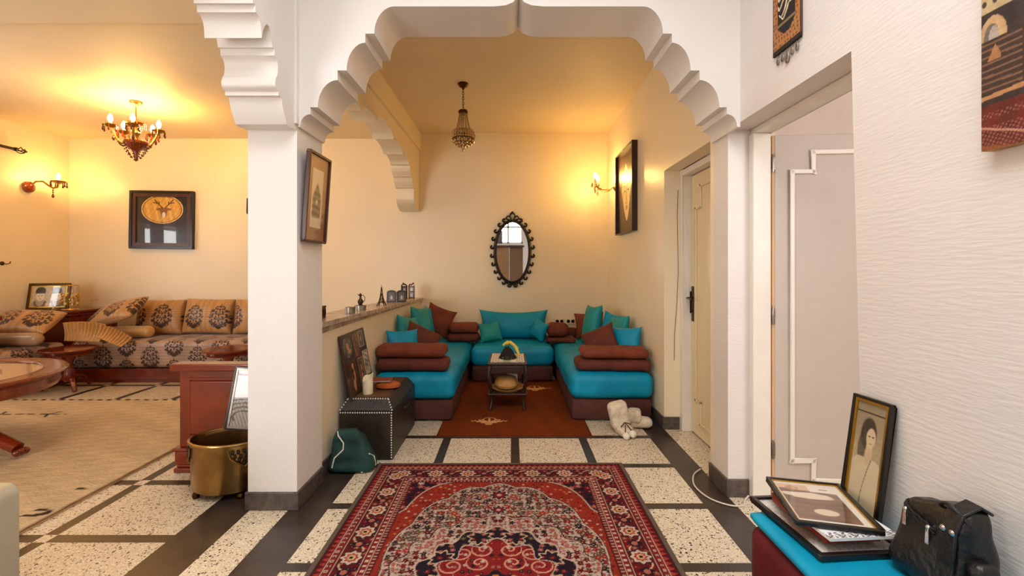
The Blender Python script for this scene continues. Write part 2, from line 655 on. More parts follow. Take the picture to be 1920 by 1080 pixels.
def tree(*objs):
    vs, fs = [], []
    for o in objs:
        a, f = geo(o)
        b = len(vs)
        vs.extend(a)
        fs.extend(tuple(b + i for i in q) for q in f)
    return BVHTree.FromPolygons(vs, fs)


def drop(o, sup, gap=0.0015):
    """lower or lift o until it just rests on the supporters"""
    vs, _ = geo(o)
    best = None
    for v in vs:
        h = sup.ray_cast(Vector((v.x, v.y, 4)), Vector((0, 0, -1)))
        if h[0] is not None:
            d = v.z - h[0].z
            best = d if best is None else min(best, d)
    if best is not None:
        o.location.z -= best - gap


def settle(o, sup, others, box, reach=0.16, step=0.01, dirs=16):
    """rest o on sup, clear of the things placed before it and of the walls (box = x0, x1, y1)"""
    base = o.location.copy()
    def ok():
        drop(o, sup)
        vs, fs = geo(o)
        if any(v.x < box[0] or v.x > box[1] or v.y > box[2] for v in vs):
            return False
        t = BVHTree.FromPolygons(vs, fs)
        return not any(t.overlap(b) for b in others)
    if ok():
        return True
    for k in range(1, int(reach / step) + 1):
        for q in range(dirs):
            a = 2 * PI * q / dirs
            o.location = base + Vector((math.cos(a) * step * k, math.sin(a) * step * k, 0))
            if ok():
                return True
    o.location = base
    drop(o, sup)
    print('NOT SETTLED', o.name, o.get('label'))
    return False
# ================================================================== THE ROOM
XR = 1.21            # right wall plane (hall and niche)
XL = -1.14           # hall face of the left arcade
XP = -1.40           # salon face of the left arcade
YA, YB = 2.46, 2.785  # cross arch, front and back
YW = 5.91            # back wall
ZN = 3.0             # niche ceiling
XS = -5.64           # salon left wall
ZS = 2.93            # salon ceiling
ZH = 3.3             # hall ceiling
YH = -3.6            # hall wall behind the camera
ZO = 2.055           # door openings

# ---- floor: one mesh of cast terrazzo fields and black strips
def floor_mesh():
    bm = bmesh.new()
    def spans(a, b, centers, w):
        cuts = [a]
        for c in centers:
            for e in (c - w / 2, c + w / 2):
                if a < e < b:
                    cuts.append(e)
        cuts.append(b)
        return sorted(cuts)
    def instrip(v, centers, w):
        return any(abs(v - c) < w / 2 for c in centers)
    hx = [0.022 + 0.508 * k for k in range(-1, 2)]
    hy = [2.497 + 0.512 * k for k in range(-13, 8)]
    sx = [-2.21 - 0.553 * k for k in range(0, 8)]
    sy = [2.196 + 0.575 * k for k in range(-8, 8)]
    zones = [
        (-0.978, 1.04, YH, YW, 'hall'), (1.04, XR, YH, YW, 'dark'), (XR, 3.6, YH, YW, 'plain'),
        (-1.184, -0.978, YH, YW, 'dark'), (-1.387, -1.184, YH, YW, 'plain'), (-1.617, -1.387, YH, YW, 'dark'),
        (XS - 0.2, -1.617, YH, YW, 'salon')]
    for x0, x1, y0, y1, kind in zones:
        cx, cy, w = ([], [], 0.06)
        if kind == 'hall':
            cx, cy, w = hx, hy, 0.06
        if kind == 'salon':
            cx, cy, w = sx, sy, 0.062
        xs, ys = spans(x0, x1, cx, w), spans(y0, y1, cy, w)
        for i in range(len(xs) - 1):
            for j in range(len(ys) - 1):
                vs = [bm.verts.new(p) for p in ((xs[i], ys[j], 0), (xs[i + 1], ys[j], 0), (xs[i + 1], ys[j + 1], 0), (xs[i], ys[j + 1], 0))]
                f = bm.faces.new(vs)
                mx, my = (xs[i] + xs[i + 1]) / 2, (ys[j] + ys[j + 1]) / 2
                a, b = instrip(mx, cx, w), instrip(my, cy, w)
                if kind == 'hall':
                    # along the lounge only the cross strips' squares break the run
                    dark = a or b
                elif kind == 'salon':
                    dark = a != b
                else:
                    dark = kind == 'dark'
                f.material_index = 1 if dark else 0
    # underside so that the slab has a body
    vs = [bm.verts.new(p) for p in ((XS - 0.2, YH, -0.1), (3.6, YH, -0.1), (3.6, YW, -0.1), (XS - 0.2, YW, -0.1))]
    bm.faces.new(vs[::-1])
    me = bpy.data.meshes.new('floor')
    bm.to_mesh(me)
    bm.free()
    return me


struct(finish('floor', floor_mesh(), [M['terrazzo'], M['dark_stone']], None, False), 'speckled terrazzo floor divided by black strips')


def wall(name, m, boxes, label=None, extra=None):
    mb = MB()
    for b in boxes:
        mb.box(*b)
    if extra:
        extra(mb)
    return struct(mb.build(name, m, None, False), label)


# back wall behind niche and salon
wall('wall_back', M['cream_plaster'], [(XP + 0.12, 1.44, YW, YW + 0.15, 0, ZH)], 'cream wall behind the turquoise sofa')
wall('wall_salon_back', M['cream_plaster'], [(XS - 0.2, XP + 0.12, YW, YW + 0.15, 0, ZH)], 'cream wall behind the patterned sofa')
# right wall: niche stretch, and hall stretch with the open doorway
D2a, D2b = 2.83, 3.69      # closed door opening
D1a, D1b = 1.645, 2.60     # open doorway
wall('wall_niche_right', M['cream_plaster'],
     [(XR, 1.44, D2b, YW, 0, ZH), (XR, 1.44, D2a, D2b, ZO, ZH), (XR, 1.44, YB, D2a, 0, ZH)], 'cream wall right of the turquoise seating')


def near_jamb(mb):
    mb.hexa([(XR, YH, 0), (1.44, YH, 0), (1.44, 1.555, 0), (XR, 1.585, 0)], [(XR, YH, ZO), (1.44, YH, ZO), (1.44, D1a - 0.02, ZO), (XR, D1a + 0.01, ZO)])


wall('wall_right', M['brushed_plaster'],
     [(XR, 1.44, D1b, YB, 0, ZH), (XR, 1.44, YH, D1b, ZO, ZH)], 'white brush-stroked wall with the open doorway', near_jamb)

# ---- arches
def arch_profile(width, span_flat_to, k=1.0):
    """half of the lobed arch: list of (distance from the springing wall, z) from bottom to crown"""
    s = 0.0028276
    pts = [(415, 238), (410, 238)]
    def cove(o0, y0, o1, y1, n=9):
        for i in range(n + 1):
            t = PI / 2 * i / n
            pts.append((o1 + (o0 - o1) * math.cos(t), y0 + (y1 - y0) * math.sin(t)))
    cove(409, 236, 390, 214, 6)
    pts.append((390, 201)); 
    cove(376, 201, 339, 150)
    pts.append((339, 132))
    cove(322, 132, 287, 80)
    pts.append((287, 63))
    cove(270, 63, 233, 12)
    out = [((415 - o) * s * k, H + (503 - y) * s) for o, y in pts]
    zf = H + (503 - 12) * s
    half = width / 2
    for du, dz in ((0.13, 0), (0.07, 0.006), (0.03, 0.022), (0.008, 0.045), (0.0, 0.06)):
        out.append((half - du, zf + dz))
    return out


def qarc(p, c, q, n=7):
    return [((1 - t) ** 2 * p[0] + 2 * t * (1 - t) * c[0] + t * t * q[0], (1 - t) ** 2 * p[1] + 2 * t * (1 - t) * c[1] + t * t * q[1]) for t in [i / n for i in range(n + 1)]]


def left_profile(width):
    def P(x, y):
        Y = F * 1.14 / (960 - x)
        return (YA - Y, H + (503 - y) * Y / F)
    o = [(0.0, 2.012), (0.085, 2.006)]
    o += qarc(P(538, 233), P(530, 205), P(528, 186))[0:]
    o += qarc(P(528, 186), P(527, 180), P(522, 179), 3)[1:]
    o += [P(522, 172)]
    o += qarc(P(521.5, 171), P(512, 158), P(519, 142))
    o += qarc(P(520, 141), P(524, 118), P(515, 104))
    o += [P(514.5, 91), P(511, 89)]
    o += qarc(P(510, 87), P(508, 46), P(500, 45), 6)[1:] + qarc(P(500, 45), P(493, 50), P(491, 72), 5)[1:]
    o += qarc(P(490.5, 71), P(490, 30), P(479, 23))
    o += [P(479, 9), P(474, 6)]
    u, z = o[-1]
    zf = 2.672
    o += qarc((u, z + 0.03), (u + 0.03, zf), (u + 0.22, zf), 9)
    half = width / 2
    return o + [(half - 0.13, zf), (half - 0.06, zf + 0.008), (half - 0.02, zf + 0.03), (half, zf + 0.06)]


def niche_profile(width):
    o = [(0.0, 2.0), (0.13, 1.995)]
    o += qarc((0.15, 2.005), (0.30, 2.05), (0.31, 2.13)) + [(0.31, 2.24)]
    o += [(0.35, 2.25)] + qarc((0.355, 2.26), (0.40, 2.29), (0.42, 2.35))
    o += [(0.46, 2.36)] + qarc((0.465, 2.37), (0.52, 2.40), (0.53, 2.47))
    o += [(0.575, 2.475)] + qarc((0.58, 2.485), (0.60, 2.54), (0.80, 2.545))
    o += [(0.86, 2.52)] + qarc((0.87, 2.53), (0.92, 2.60), (1.20, 2.60))
    o += [(1.26, 2.572)] + qarc((1.27, 2.58), (1.30, 2.645), (1.45, 2.65))
    half = width / 2
    return o + [(half - 0.05, 2.655), (half - 0.02, 2.672), (half, 2.70)]


def arch_wall(name, m, put, length, d0, d1, top, k=1.0, label=None, half=None, first=None):
    half = half or arch_profile(length, None, k)
    first = first or half
    poly = [(u, z) for u, z in first] + [(length - u, z) for u, z in reversed(half[:-1])]
    poly = [(0, first[0][1])] + poly[1:-1] + [(length, half[0][1])]
    poly = poly + [(length, top), (0, top)]
    mb = MB()
    mb.prism(poly, put, d0, d1)
    return struct(mb.build(name, m, None, True, angle=28), label)


arch_wall('wall_arch_front', M['white_plaster'], lambda u, z, d: (XL + u, d, z), XR - XL, YA, YB, ZH, 1.0,
          'white lobed arch between the hall and the turquoise seating')
# left arcade toward the camera (its far springing is the pillar)
LA = 3.3
arch_wall('wall_arch_left', M['white_plaster'], lambda u, z, d: (d, YA - u, z), LA, XP, XL, ZH, 1.18,
          'white lobed arch between the hall and the patterned lounge', left_profile(LA))
# arcade above the half wall
arch_wall('wall_arch_niche', M['cream_plaster'], lambda u, z, d: (d, YB + u, z), YW - YB, XP, XL - 0.045, ZH, 1.3,
          'cream lobed arch above the half wall', niche_profile(YW - YB),
          [(0, 2.44)] + [q for q in niche_profile(YW - YB) if q[0] > 0.575])
wall('pillar', M['white_plaster'], [(XP, XL, YA, YB, 0, ZH)], 'square white pillar between the two arches')
wall('pillar_near', M['white_plaster'], [(XP, XL, YA - LA - 0.33, YA - LA, 0, ZH)])
wall('wall_left_hall', M['white_plaster'], [(XP, XL, YH, YA - LA - 0.33, 0, ZH)])
wall('trim_1', M['cream_plaster'], [(XL - 0.045, XL - 0.02, YB, YW, 2.775, ZN)], 'flat cream band under the ceiling of the seating niche')
wall('trim_2', M['white_plaster'], [(XL, XL + 0.012, YA - 0.03, YA, 2.04, ZH)])

# half wall with sloping marble ledge
Z0, Z1 = 0.955, 0.905
wall('wall_half', M['cream_plaster'], [(-1.375, XL - 0.025, YB, YW, 0, 0.88)], 'cream half wall under the marble ledge')
lm = MB()
lm.hexa([(-1.41, YB, Z0 - 0.03), (XL + 0.005, YB, Z0 - 0.03), (XL + 0.005, YW, Z1 - 0.03), (-1.41, YW, Z1 - 0.03)],
        [(-1.41, YB, Z0), (XL + 0.005, YB, Z0), (XL + 0.005, YW, Z1), (-1.41, YW, Z1)])
lm.hexa([(-1.375, YB, 0.88), (XL - 0.025, YB, 0.88), (XL - 0.025, YW, 0.874), (-1.375, YW, 0.874)],
        [(-1.375, YB, Z0 - 0.03), (XL - 0.025, YB, Z0 - 0.03), (XL - 0.025, YW, Z1 - 0.03), (-1.375, YW, Z1 - 0.03)])
struct(lm.build('trim_ledge', [M['marble']], None, False, 0.004), 'brown veined marble ledge on the half wall')


def ledge_z(y):
    return Z0 + (Z1 - Z0) * (y - YB) / (YW - YB)


# ceilings
wall('ceiling_niche', M['cream_ceiling'], [(XP, XR + 0.2, YB, YW, ZN, ZN + 0.3)], 'cream ceiling over the turquoise seating')
wall('ceiling_salon', M['cream_ceiling'], [(XS - 0.2, XP, 3.02, YW, ZS, ZS + 0.3)], 'cream ceiling of the patterned lounge')
wall('ceiling_beam', M['cream_ceiling'], [(XS - 0.2, XP, -1.2, 3.02, 2.875, ZS + 0.3)], 'lower band of the lounge ceiling')
SK = (-0.85, 0.95, -1.1, 1.55)     # skylight opening in the hall
wall('ceiling_hall', M['white_plaster'],
     [(XP, 1.44, YH, SK[2], ZH, ZH + 0.2), (XP, 1.44, SK[3], YB, ZH, ZH + 0.2), (XP, SK[0], SK[2], SK[3], ZH, ZH + 0.2), (SK[1], 1.44, SK[2], SK[3], ZH, ZH + 0.2)])

# salon side walls with their windows
wall('wall_left', M['cream_plaster'],
     [(XS - 0.2, XS, 4.62, YW, 0, ZH), (XS - 0.2, XS, -1.2, 2.6, 0, ZH), (XS - 0.2, XS, 2.6, 4.62, 0, 0.95), (XS - 0.2, XS, 2.6, 4.62, 1.95, ZH)], 'cream wall left of the lounge')
WN = (-4.3, -2.3, 0.5, 2.35)
wall('wall_salon_near', M['cream_plaster'],
     [(XS - 0.2, WN[0], -1.35, -1.2, 0, ZH), (WN[1], XP, -1.35, -1.2, 0, ZH), (WN[0], WN[1], -1.35, -1.2, 0, WN[2]), (WN[0], WN[1], -1.35, -1.2, WN[3], ZH)])


def window(name, put, w, z0, z1):
    e = struct(thing(name, 'white window', 'window'))
    del e['category']
    mb = MB()
    def bx(a0, a1, b0, b1):
        pts = [put(a, d, z) for a in (a0, a1) for d in (-0.03, 0.03) for z in (b0, b1)]
        xs, ys, zs = zip(*pts)
        mb.box(min(xs), max(xs), min(ys), max(ys), min(zs), max(zs))
    for a in (0, w / 2 - 0.03, w - 0.06):
        bx(a, a + 0.06, z0, z1)
    for z in (z0, (z0 + z1) / 2, z1 - 0.06):
        bx(0, w, z, z + 0.05)
    mb.build('window_frame', M['white_paint'], e, False)
    mb = MB()
    pts = [put(a, d, z) for a in (0.02, w - 0.02) for d in (-0.004, 0.004) for z in (z0, z1)]
    xs, ys, zs = zip(*pts)
    mb.box(min(xs), max(xs), min(ys), max(ys), min(zs), max(zs)).build('window_pane', M['glass_thin'], e, False)


window('window_1', lambda a, d, z: (XS - 0.1 + d, 2.6 + a, z), 2.02, 0.95, 1.95)
window('window_2', lambda a, d, z: (WN[0] + a, -1.28 + d, z), 2.0, WN[2], WN[3])
e = MB().box(SK[0], SK[1], SK[2], SK[3], ZH + 0.14, ZH + 0.16)
struct(e.build('window_3', M['glass_thin'], None, False), 'flat skylight pane over the hall')

# hall wall behind the camera, with the panelled door the mirror shows
wall('wall_hall_near', M['white_plaster'], [(XP, -0.62, YH - 0.2, YH, 0, ZH), (0.36, 1.44, YH - 0.2, YH, 0, ZH), (-0.62, 0.36, YH - 0.2, YH, 1.98, 2.1), (-0.62, 0.36, YH - 0.2, YH, 3.15, ZH)])
d3 = struct(thing('door_3', 'tan wooden double door seen in the oval mirror', 'door', (0, YH - 0.08, 0)))
del d3['category']
MB().box(-0.62, -0.09, -0.03, 0.03, 0, 1.98).build('door_leaf', M['tan_wood'], d3, False, 0.004)
MB().box(-0.085, 0.36, -0.05, 0.0, 0, 1.98).build('door_panel', M['brown_panel'], d3, False, 0.004)
mb = MB()
mb.box(-0.56, -0.16, 0.03, 0.045, 1.1, 1.85).box(-0.56, -0.16, 0.03, 0.045, 0.2, 0.95)
mb.build('moulding', M['tan_wood'], d3, False, 0.004)
mb = MB()
mb.box(-0.66, 0.40, 0.04, 0.10, 1.98, 2.04)
mb.build('door_frame', M['frame_brown'], d3, False, 0.004)

window('added_window', lambda a, d, z: (-0.62 + a, YH - 0.1 + d, z), 0.98, 2.1, 3.15)  # unseen transom window, added so that light reaches the arch front

# side room behind the open doorway
wall('wall_side_room', M['pink_plaster'], [(1.44, 3.6, 3.25, 3.4, 0, ZH), (3.4, 3.6, -0.2, 3.25, 0, ZH), (1.44, 3.6, -0.35, -0.2, 0, ZH)], 'pinkish wall of the room behind the open door')
wall('ceiling_side_room', M['pink_plaster'], [(1.44, 3.6, -0.35, 3.4, 2.95, ZH)])
wall('wall_behind_door', M['cream_plaster'], [(1.47, 1.55, D2a - 0.1, D2b + 0.1, 0, ZH)])

# ---- skirtings
def skirt(name, boxes, label=None):
    mb = MB()
    for b in boxes:
        mb.box(*b)
    return struct(mb.build(name, M['skirt_stone'], None, False, 0.004), label)


skirt('baseboard_pillar', [(XP - 0.012, XL + 0.012, YA - 0.012, YB, 0, 0.095)], 'dark stone skirting round the white pillar')
skirt('baseboard_half', [(XL - 0.025, XL - 0.013, YB + 0.002, YW, 0, 0.095)])
skirt('baseboard_right', [(XR - 0.012, 1.325, D1b - 0.012, D2a, 0, 0.10)], 'dark stone skirting on the pier between the doors')
skirt('baseboard_niche_right', [(XR - 0.012, 1.33, D2b - 0.012, D2b, 0, 0.10), (XR - 0.012, XR, D2b, YW, 0, 0.10)])
skirt('baseboard_hall', [(XR - 0.012, XR, YH, 1.57, 0, 0.1)])
skirt('baseboard_salon', [(XS, XP, YW - 0.012, YW, 0, 0.095), (XS, XS + 0.012, -1.2, YW, 0, 0.095)])


# ---- doors
def notch_panel(w, h, inset=0.09, nx=0.11, nz=0.105):
    """outline of the stepped moulding, in leaf coordinates (s across, z up)"""
    a, b = inset, w - inset
    z0, z1 = 0.12, h - 0.1
    return [(a, z0 + nz), (a, z1 - nz), (a + nx, z1 - nz), (a + nx, z1), (b - nx, z1), (b - nx, z1 - nz), (b, z1 - nz), (b, z0 + nz),
            (b - nx, z0 + nz), (b - nx, z0), (a + nx, z0), (a + nx, z0 + nz)]


def moulding(outline, d, face, r=0.012):
    mb = MB()
    n = len(outline)
    for i in range(n):
        (s0, z0), (s1, z1) = outline[i], outline[(i + 1) % n]
        a0, a1 = min(s0, s1) - r, max(s0, s1) + r
        b0, b1 = min(z0, z1) - r, max(z0, z1) + r
        mb.box(a0, a1, min(d, d + face), max(d, d + face), b0, b1)
    return mb


# open door: leaf swung into the side room, standing nearly square to the wall
d1 = struct(thing('door_1', 'grey panelled door standing open into the side room', 'door', (0, 0, 0)))
del d1['category']
fm = MB()
fm.box(1.325, 1.425, D1b - 0.05, D1b, 0, ZO - 0.03)
fm.box(1.335, 1.425, 1.60, D1b, ZO - 0.03, ZO)
fm.build('door_frame', M['white_paint'], d1, False, 0.006)
lf = bpy.data.objects.new('door_leaf', None)
me_leaf = MB()
LWd, LHt = 0.84, 2.015
me_leaf.box(0, LWd, 0, 0.04, 0.012, LHt)
lf = me_leaf.build('door_leaf', M['grey_paint'], d1, False, 0.004)
lf.location = (1.452, D1b - 0.035, 0)
lf.rotation_euler = (0, 0, R(-5))
moulding(notch_panel(LWd, LHt), 0, -0.014).build('moulding', M['white_paint'], lf, False, 0.005)
edge = MB().box(-0.012, 0.0, 0.004, 0.036, 0.012, LHt)
edge.build('raw_edge', M['raw_wood'], lf, False)['label'] = 'bare wood edge of the open door'
for z in (1.86, 1.02, 0.28):
    hb = MB()
    hb.lathe([(0.0, -0.05), (0.006, -0.05), (0.008, -0.01), (0.008, 0.03), (0.004, 0.05), (0, 0.052)], 10, (-0.012, -0.008, z))
    hb.box(-0.02, 0.0, -0.006, -0.001, z - 0.035, z + 0.035)
    hb.build('hinge', M['silver'], lf)

# closed door beside the seating
d2 = struct(thing('door_2', 'closed cream door with stepped mouldings', 'door', (0, 0, 0)))
del d2['category']
fm = MB()
fm.box(1.335, 1.43, D2b - 0.055, D2b, 0, ZO)
fm.box(1.335, 1.43, D2a, D2a + 0.055, 0, ZO)
fm.box(1.335, 1.43, D2a + 0.055, D2b - 0.055, ZO - 0.05, ZO)
fm.build('door_frame', M['white_paint'], d2, False, 0.006)
w2 = D2b - D2a - 0.118
lf2 = MB().box(0, w2, 0, 0.04, 0.012, ZO - 0.056).build('door_leaf', M['cream_paint'], d2, False, 0.003)
lf2.location = (1.405, D2b - 0.059, 0)
lf2.rotation_euler = (0, 0, R(-90))
moulding(notch_panel(w2, ZO - 0.06, 0.10, 0.09, 0.16), 0, -0.012, 0.010).build('moulding', M['cream_paint'], lf2, False, 0.004)
hb = MB()
hb.box(0.012, 0.05, -0.006, 0, 0.87, 1.14)
hb.tube([(0.03, -0.004, 1.05), (0.03, -0.045, 1.05), (0.045, -0.052, 1.05), (0.13, -0.05, 1.045)], 0.008, 8)
hb.ball((0.03, -0.01, 0.95), 0.008)
hb.box(-0.02, 0.0, -0.012, -0.002, 0.93, 1.10)
hb.build('door_handle', M['bronze'], lf2)
# ================================================================== THE TURQUOISE SEATING NICHE
RUGZ = 0.008

# ---- brown rug with cream motifs
def brown_rug(x, y):
    c = solid(x, (112, 49, 13))
    w = wob(x, y, 0 * x, 3, 14)
    c = c * (1 + 0.06 * w)[..., None]
    def motif(cx, cy, s):
        nonlocal c
        a, b = np.abs(x - cx) / s, (y - cy) / s
        m = np.zeros_like(x)
        # basket: rows narrowing toward the viewer
        for k, (yy, hw) in enumerate(((-0.02, 1.0), (-0.10, 0.74), (-0.2, 0.62), (-0.3, 0.46), (-0.40, 0.3), (-0.52, 0.2))):
            row = (np.abs(b - yy - 0.05 * np.cos(a * 24)) < 0.045) & (a < hw)
            m = np.maximum(m, row)
        m = np.maximum(m, (np.abs(b + 0.62) < 0.05) & (a < 0.12))
        e = np.hypot(a - 0.0, (b - 0.22) * 1.0)
        m = np.maximum(m, (np.abs(e - 0.34) < 0.03) & (b > 0.05))
        m = np.maximum(m, (a < 0.05) & (np.abs(b - 0.24) < 0.2))
        m = np.maximum(m, (np.hypot(a - 0.5, (b - 0.16) * 1.4) < 0.13) & (np.hypot(a - 0.5, (b - 0.16) * 1.4) > 0.07))
        c = mixc(c, (222, 168, 112), m * 0.95)
    motif(-0.19, 3.87, 0.15)
    motif(0.24, 4.93, 0.17)
    ed = np.minimum(np.minimum(x + 0.575, 0.61 - x), np.minimum(y - 3.515, 5.3 - y))
    return mixc(c, (92, 40, 14), (ed < 0.012) * 0.7)


def put_rug(x0, y0, z):
    return lambda x, zz: np.stack([x + x0, zz + y0, np.full_like(x, z)], -1)


rg = thing('brown_rug', 'rust brown rug with cream basket motifs between the turquoise sofas', 'rug', (0, 0, 0))
s = sheet('pile', 1.185, 1.785, 190, lambda x, z: brown_rug(x + 0.0175, z + 4.4075), P_PILE, rg, put=put_rug(0.0175, 4.4075, RUGZ))
MB().box(-0.575, 0.61, 3.515, 5.3, 0.0005, RUGZ - 0.001).build('backing', M['rust_dark'], rg, False)

# ---- three low sofas: plinth and mattress
niche_seats = []


def low_sofa(label, x0, x1, y0, y1):
    t = thing('low_sofa', label, 'sofa', ((x0 + x1) / 2, (y0 + y1) / 2, 0), group='low turquoise sofas round the niche')
    sx, sy = x1 - x0, y1 - y0
    b = rbox('base', (sx - 0.03, sy - 0.03, 0.175), 0.03, M['maroon'], t, (12, 24, 4), 3, 0.006, 5, c=(0, 0, 0.012))
    m = rbox('mattress', (sx, sy, 0.225), 0.075, M['turquoise'], t, (24, 40, 10), int(abs(x0 * 50)), 0.006, 9, 0.012, c=(0, 0, 0.178))
    niche_seats.append(t)
    return t


low_sofa('turquoise low sofa on the left of the niche, along the half wall', -1.155, -0.475, 3.84, 5.9)
low_sofa('turquoise low sofa on the right of the niche, beside the closed door', 0.485, 1.188, 3.86, 5.9)
low_sofa('middle turquoise low sofa against the back wall, facing the hall', -0.465, 0.475, 5.17, 5.9)

seat_tree = tree(*niche_seats)
soft = []
NBOX = (-1.158, 1.198, 5.902)

# ---- cushions
def cushion(label, x, y, z, w, h, t, m, rot, group, pinch=0.12, seed=1, name='cushion', wr=0.006, sag=0.0, cat='cushion', p=0.42):
    o = pillow(name, w, h, t, m, None, pinch, seed, wr, p=p, sag=sag)
    o.location = (x, y, z)
    o.rotation_euler = tuple(R(a) for a in rot)
    tag(o, label, cat, group)
    settle(o, seat_tree, soft, NBOX)
    soft.append(tree(o))
    return o


GB = 'turquoise and teal cushions of the niche'
GR = 'rust brown cushions of the niche'
SZ = 0.40
def bolster(label, x, y, z, sx, sy, sz, m, rz=0, seed=1, group='folded rust brown bolsters', wr=0.006):
    o = rbox('bolster', (sx, sy, sz), sz * 0.48, m, None, (26, 16, 8), seed, wr, 11)
    o.location = (x, y, z)
    o.rotation_euler = (0, 0, R(rz))
    tag(o, label, 'bolster', group)
    if label.startswith(('upper', 'plump')):
        drop(o, bol_prev[-1])
    else:
        settle(o, seat_tree, soft, NBOX)
    bol_prev.append(tree(o))
    soft.append(bol_prev[-1])
    return o


bol_prev = []
bolster('lower of two rust bolsters left of the wide turquoise cushion', -0.575, 5.55, 0.405, 0.38, 0.26, 0.095, M['rust_dark'], 3, 11)
bolster('upper of two rust bolsters left of the wide turquoise cushion', -0.575, 5.56, 0.497, 0.36, 0.25, 0.115, M['rust'], 2, 12)
bolster('flat rust bolster lying under the plump one right of the wide cushion', 0.575, 5.5, 0.405, 0.34, 0.27, 0.055, M['rust_dark'], -3, 13)
bolster('plump rust bolster right of the small edge-on turquoise cushion', 0.54, 5.52, 0.455, 0.27, 0.22, 0.17, M['rust'], -2, 14)
bolster('dark rust roll lying behind the upright square cushion on the right', 0.72, 5.82, 0.415, 0.24, 0.12, 0.15, M['rust_dark'], 0, 15)
bolster('rust roll lying behind the cornerwise cushion in the left back corner', -0.73, 5.80, 0.415, 0.24, 0.13, 0.17, M['rust_dark'], 0, 16)
bolster('lower of two long rust bolsters on the near end of the left sofa', -0.865, 4.02, 0.405, 0.61, 0.27, 0.10, M['rust_dark'], 1, 26)
bolster('upper of two long rust bolsters on the near end of the left sofa', -0.865, 4.03, 0.502, 0.60, 0.25, 0.105, M['rust'], 0, 27)
bolster('lower of two long rust bolsters on the near end of the right sofa', 0.865, 4.04, 0.402, 0.63, 0.30, 0.085, M['rust_dark'], -3, 36)
bolster('upper of two long rust bolsters on the near end of the right sofa', 0.885, 4.07, 0.484, 0.58, 0.27, 0.085, M['rust'], -3, 37)
cushion('large wide turquoise cushion with pointed corners against the back wall', 0.02, 5.73, 0.545, 0.86, 0.37, 0.20, M['turquoise'], (-11, 0, 0), GB, 0.10, 2, sag=0.02)
cushion('small teal cushion leaning on the left end of the wide turquoise cushion', -0.285, 5.47, 0.495, 0.27, 0.23, 0.11, M['teal'], (-20, -6, 14), GB, 0.10, 5)
cushion('small turquoise cushion turned edge-on at the right end of the wide cushion', 0.372, 5.5, 0.485, 0.24, 0.23, 0.12, M['turquoise'], (-12, 18, -48), GB, 0.12, 6)
cushion('rust brown square cushion standing on its corner in the left back corner', -0.87, 5.62, 0.60, 0.36, 0.36, 0.13, M['rust'], (-14, 22, 12), GR, 0.12, 7)
cushion('rust brown square cushion upright in the right back corner', 0.95, 5.68, 0.565, 0.36, 0.32, 0.13, M['rust'], (-14, -4, -6), GR, 0.10, 8)
cushion('bright blue cushion nearest the photo collage on the left sofa', -1.015, 4.28, 0.545, 0.32, 0.30, 0.13, M['turquoise'], (-14, 2, 38), GB, 0.11, 21)
cushion('teal cushion between the bright blue and the tall teal one on the left sofa', -1.05, 4.72, 0.575, 0.36, 0.36, 0.13, M['teal'], (-14, 10, 70), GB, 0.10, 22)
cushion('tall teal cushion standing far along the left sofa before the brown one', -1.0, 5.13, 0.605, 0.34, 0.43, 0.14, M['teal'], (-12, 6, 70), GB, 0.12, 23)
cushion('dark teal cushion mostly hidden behind the tall teal one on the left sofa', -1.06, 5.42, 0.585, 0.34, 0.38, 0.12, M['turquoise'], (-8, -4, 60), GB, 0.10, 24)
cushion('rust brown cushion slumped before the teal cushions on the left sofa', -0.875, 4.47, 0.505, 0.36, 0.25, 0.12, M['rust_dark'], (-28, 27, 20), GR, 0.10, 25)
cushion('bright blue cushion nearest the closed door on the right sofa', 1.055, 4.26, 0.55, 0.32, 0.32, 0.13, M['turquoise'], (-14, -4, -42), GB, 0.11, 31)
cushion('pale teal cushion between the bright blue and tall teal ones on the right sofa', 1.055, 4.66, 0.58, 0.36, 0.37, 0.13, M['teal'], (-14, -8, -72), GB, 0.10, 32)
cushion('blue cushion hidden behind the pale teal one on the right sofa', 1.075, 5.0, 0.585, 0.34, 0.38, 0.11, M['turquoise'], (-10, 6, -62), GB, 0.10, 33)
cushion('tall teal cushion standing far along the right sofa', 0.985, 5.22, 0.605, 0.36, 0.45, 0.14, M['teal'], (-12, -4, -74), GB, 0.12, 34)
cushion('rust brown cushion propped before the blue cushion on the right sofa', 0.90, 4.40, 0.515, 0.34, 0.27, 0.12, M['rust_dark'], (-24, -24, -24), GR, 0.10, 35)

# ---- small side table
tb = thing('side_table', 'small dark carved side table with a shelf on the brown rug', 'table', (-0.04, 4.38, RUGZ))
TW, TD, TZ = 0.165, 0.24, 0.425
mb = MB()
mb.box(-TW - 0.012, TW + 0.012, -TD - 0.012, TD + 0.012, TZ - 0.018, TZ)
mb.build('tabletop', M['dark_wood'], tb, False, 0.005)
mb = MB()
mb.box(-TW, TW, -TD, -TD + 0.018, TZ - 0.095, TZ - 0.018).box(-TW, TW, TD - 0.018, TD, TZ - 0.095, TZ - 0.018)
mb.box(-TW, -TW + 0.018, -TD + 0.018, TD - 0.018, TZ - 0.095, TZ - 0.018).box(TW - 0.018, TW, -TD + 0.018, TD - 0.018, TZ - 0.095, TZ - 0.018)
mb.build('apron', M['dark_wood'], tb, False, 0.003)
MB().box(-0.12, 0.12, -TD - 0.006, -TD, TZ - 0.085, TZ - 0.03).build('drawer', M['dark_wood'], tb, False, 0.004)
MB().box(-TW - 0.01, TW + 0.01, -TD, TD, 0.135, 0.15).build('shelf', M['dark_wood'], tb, False, 0.004)
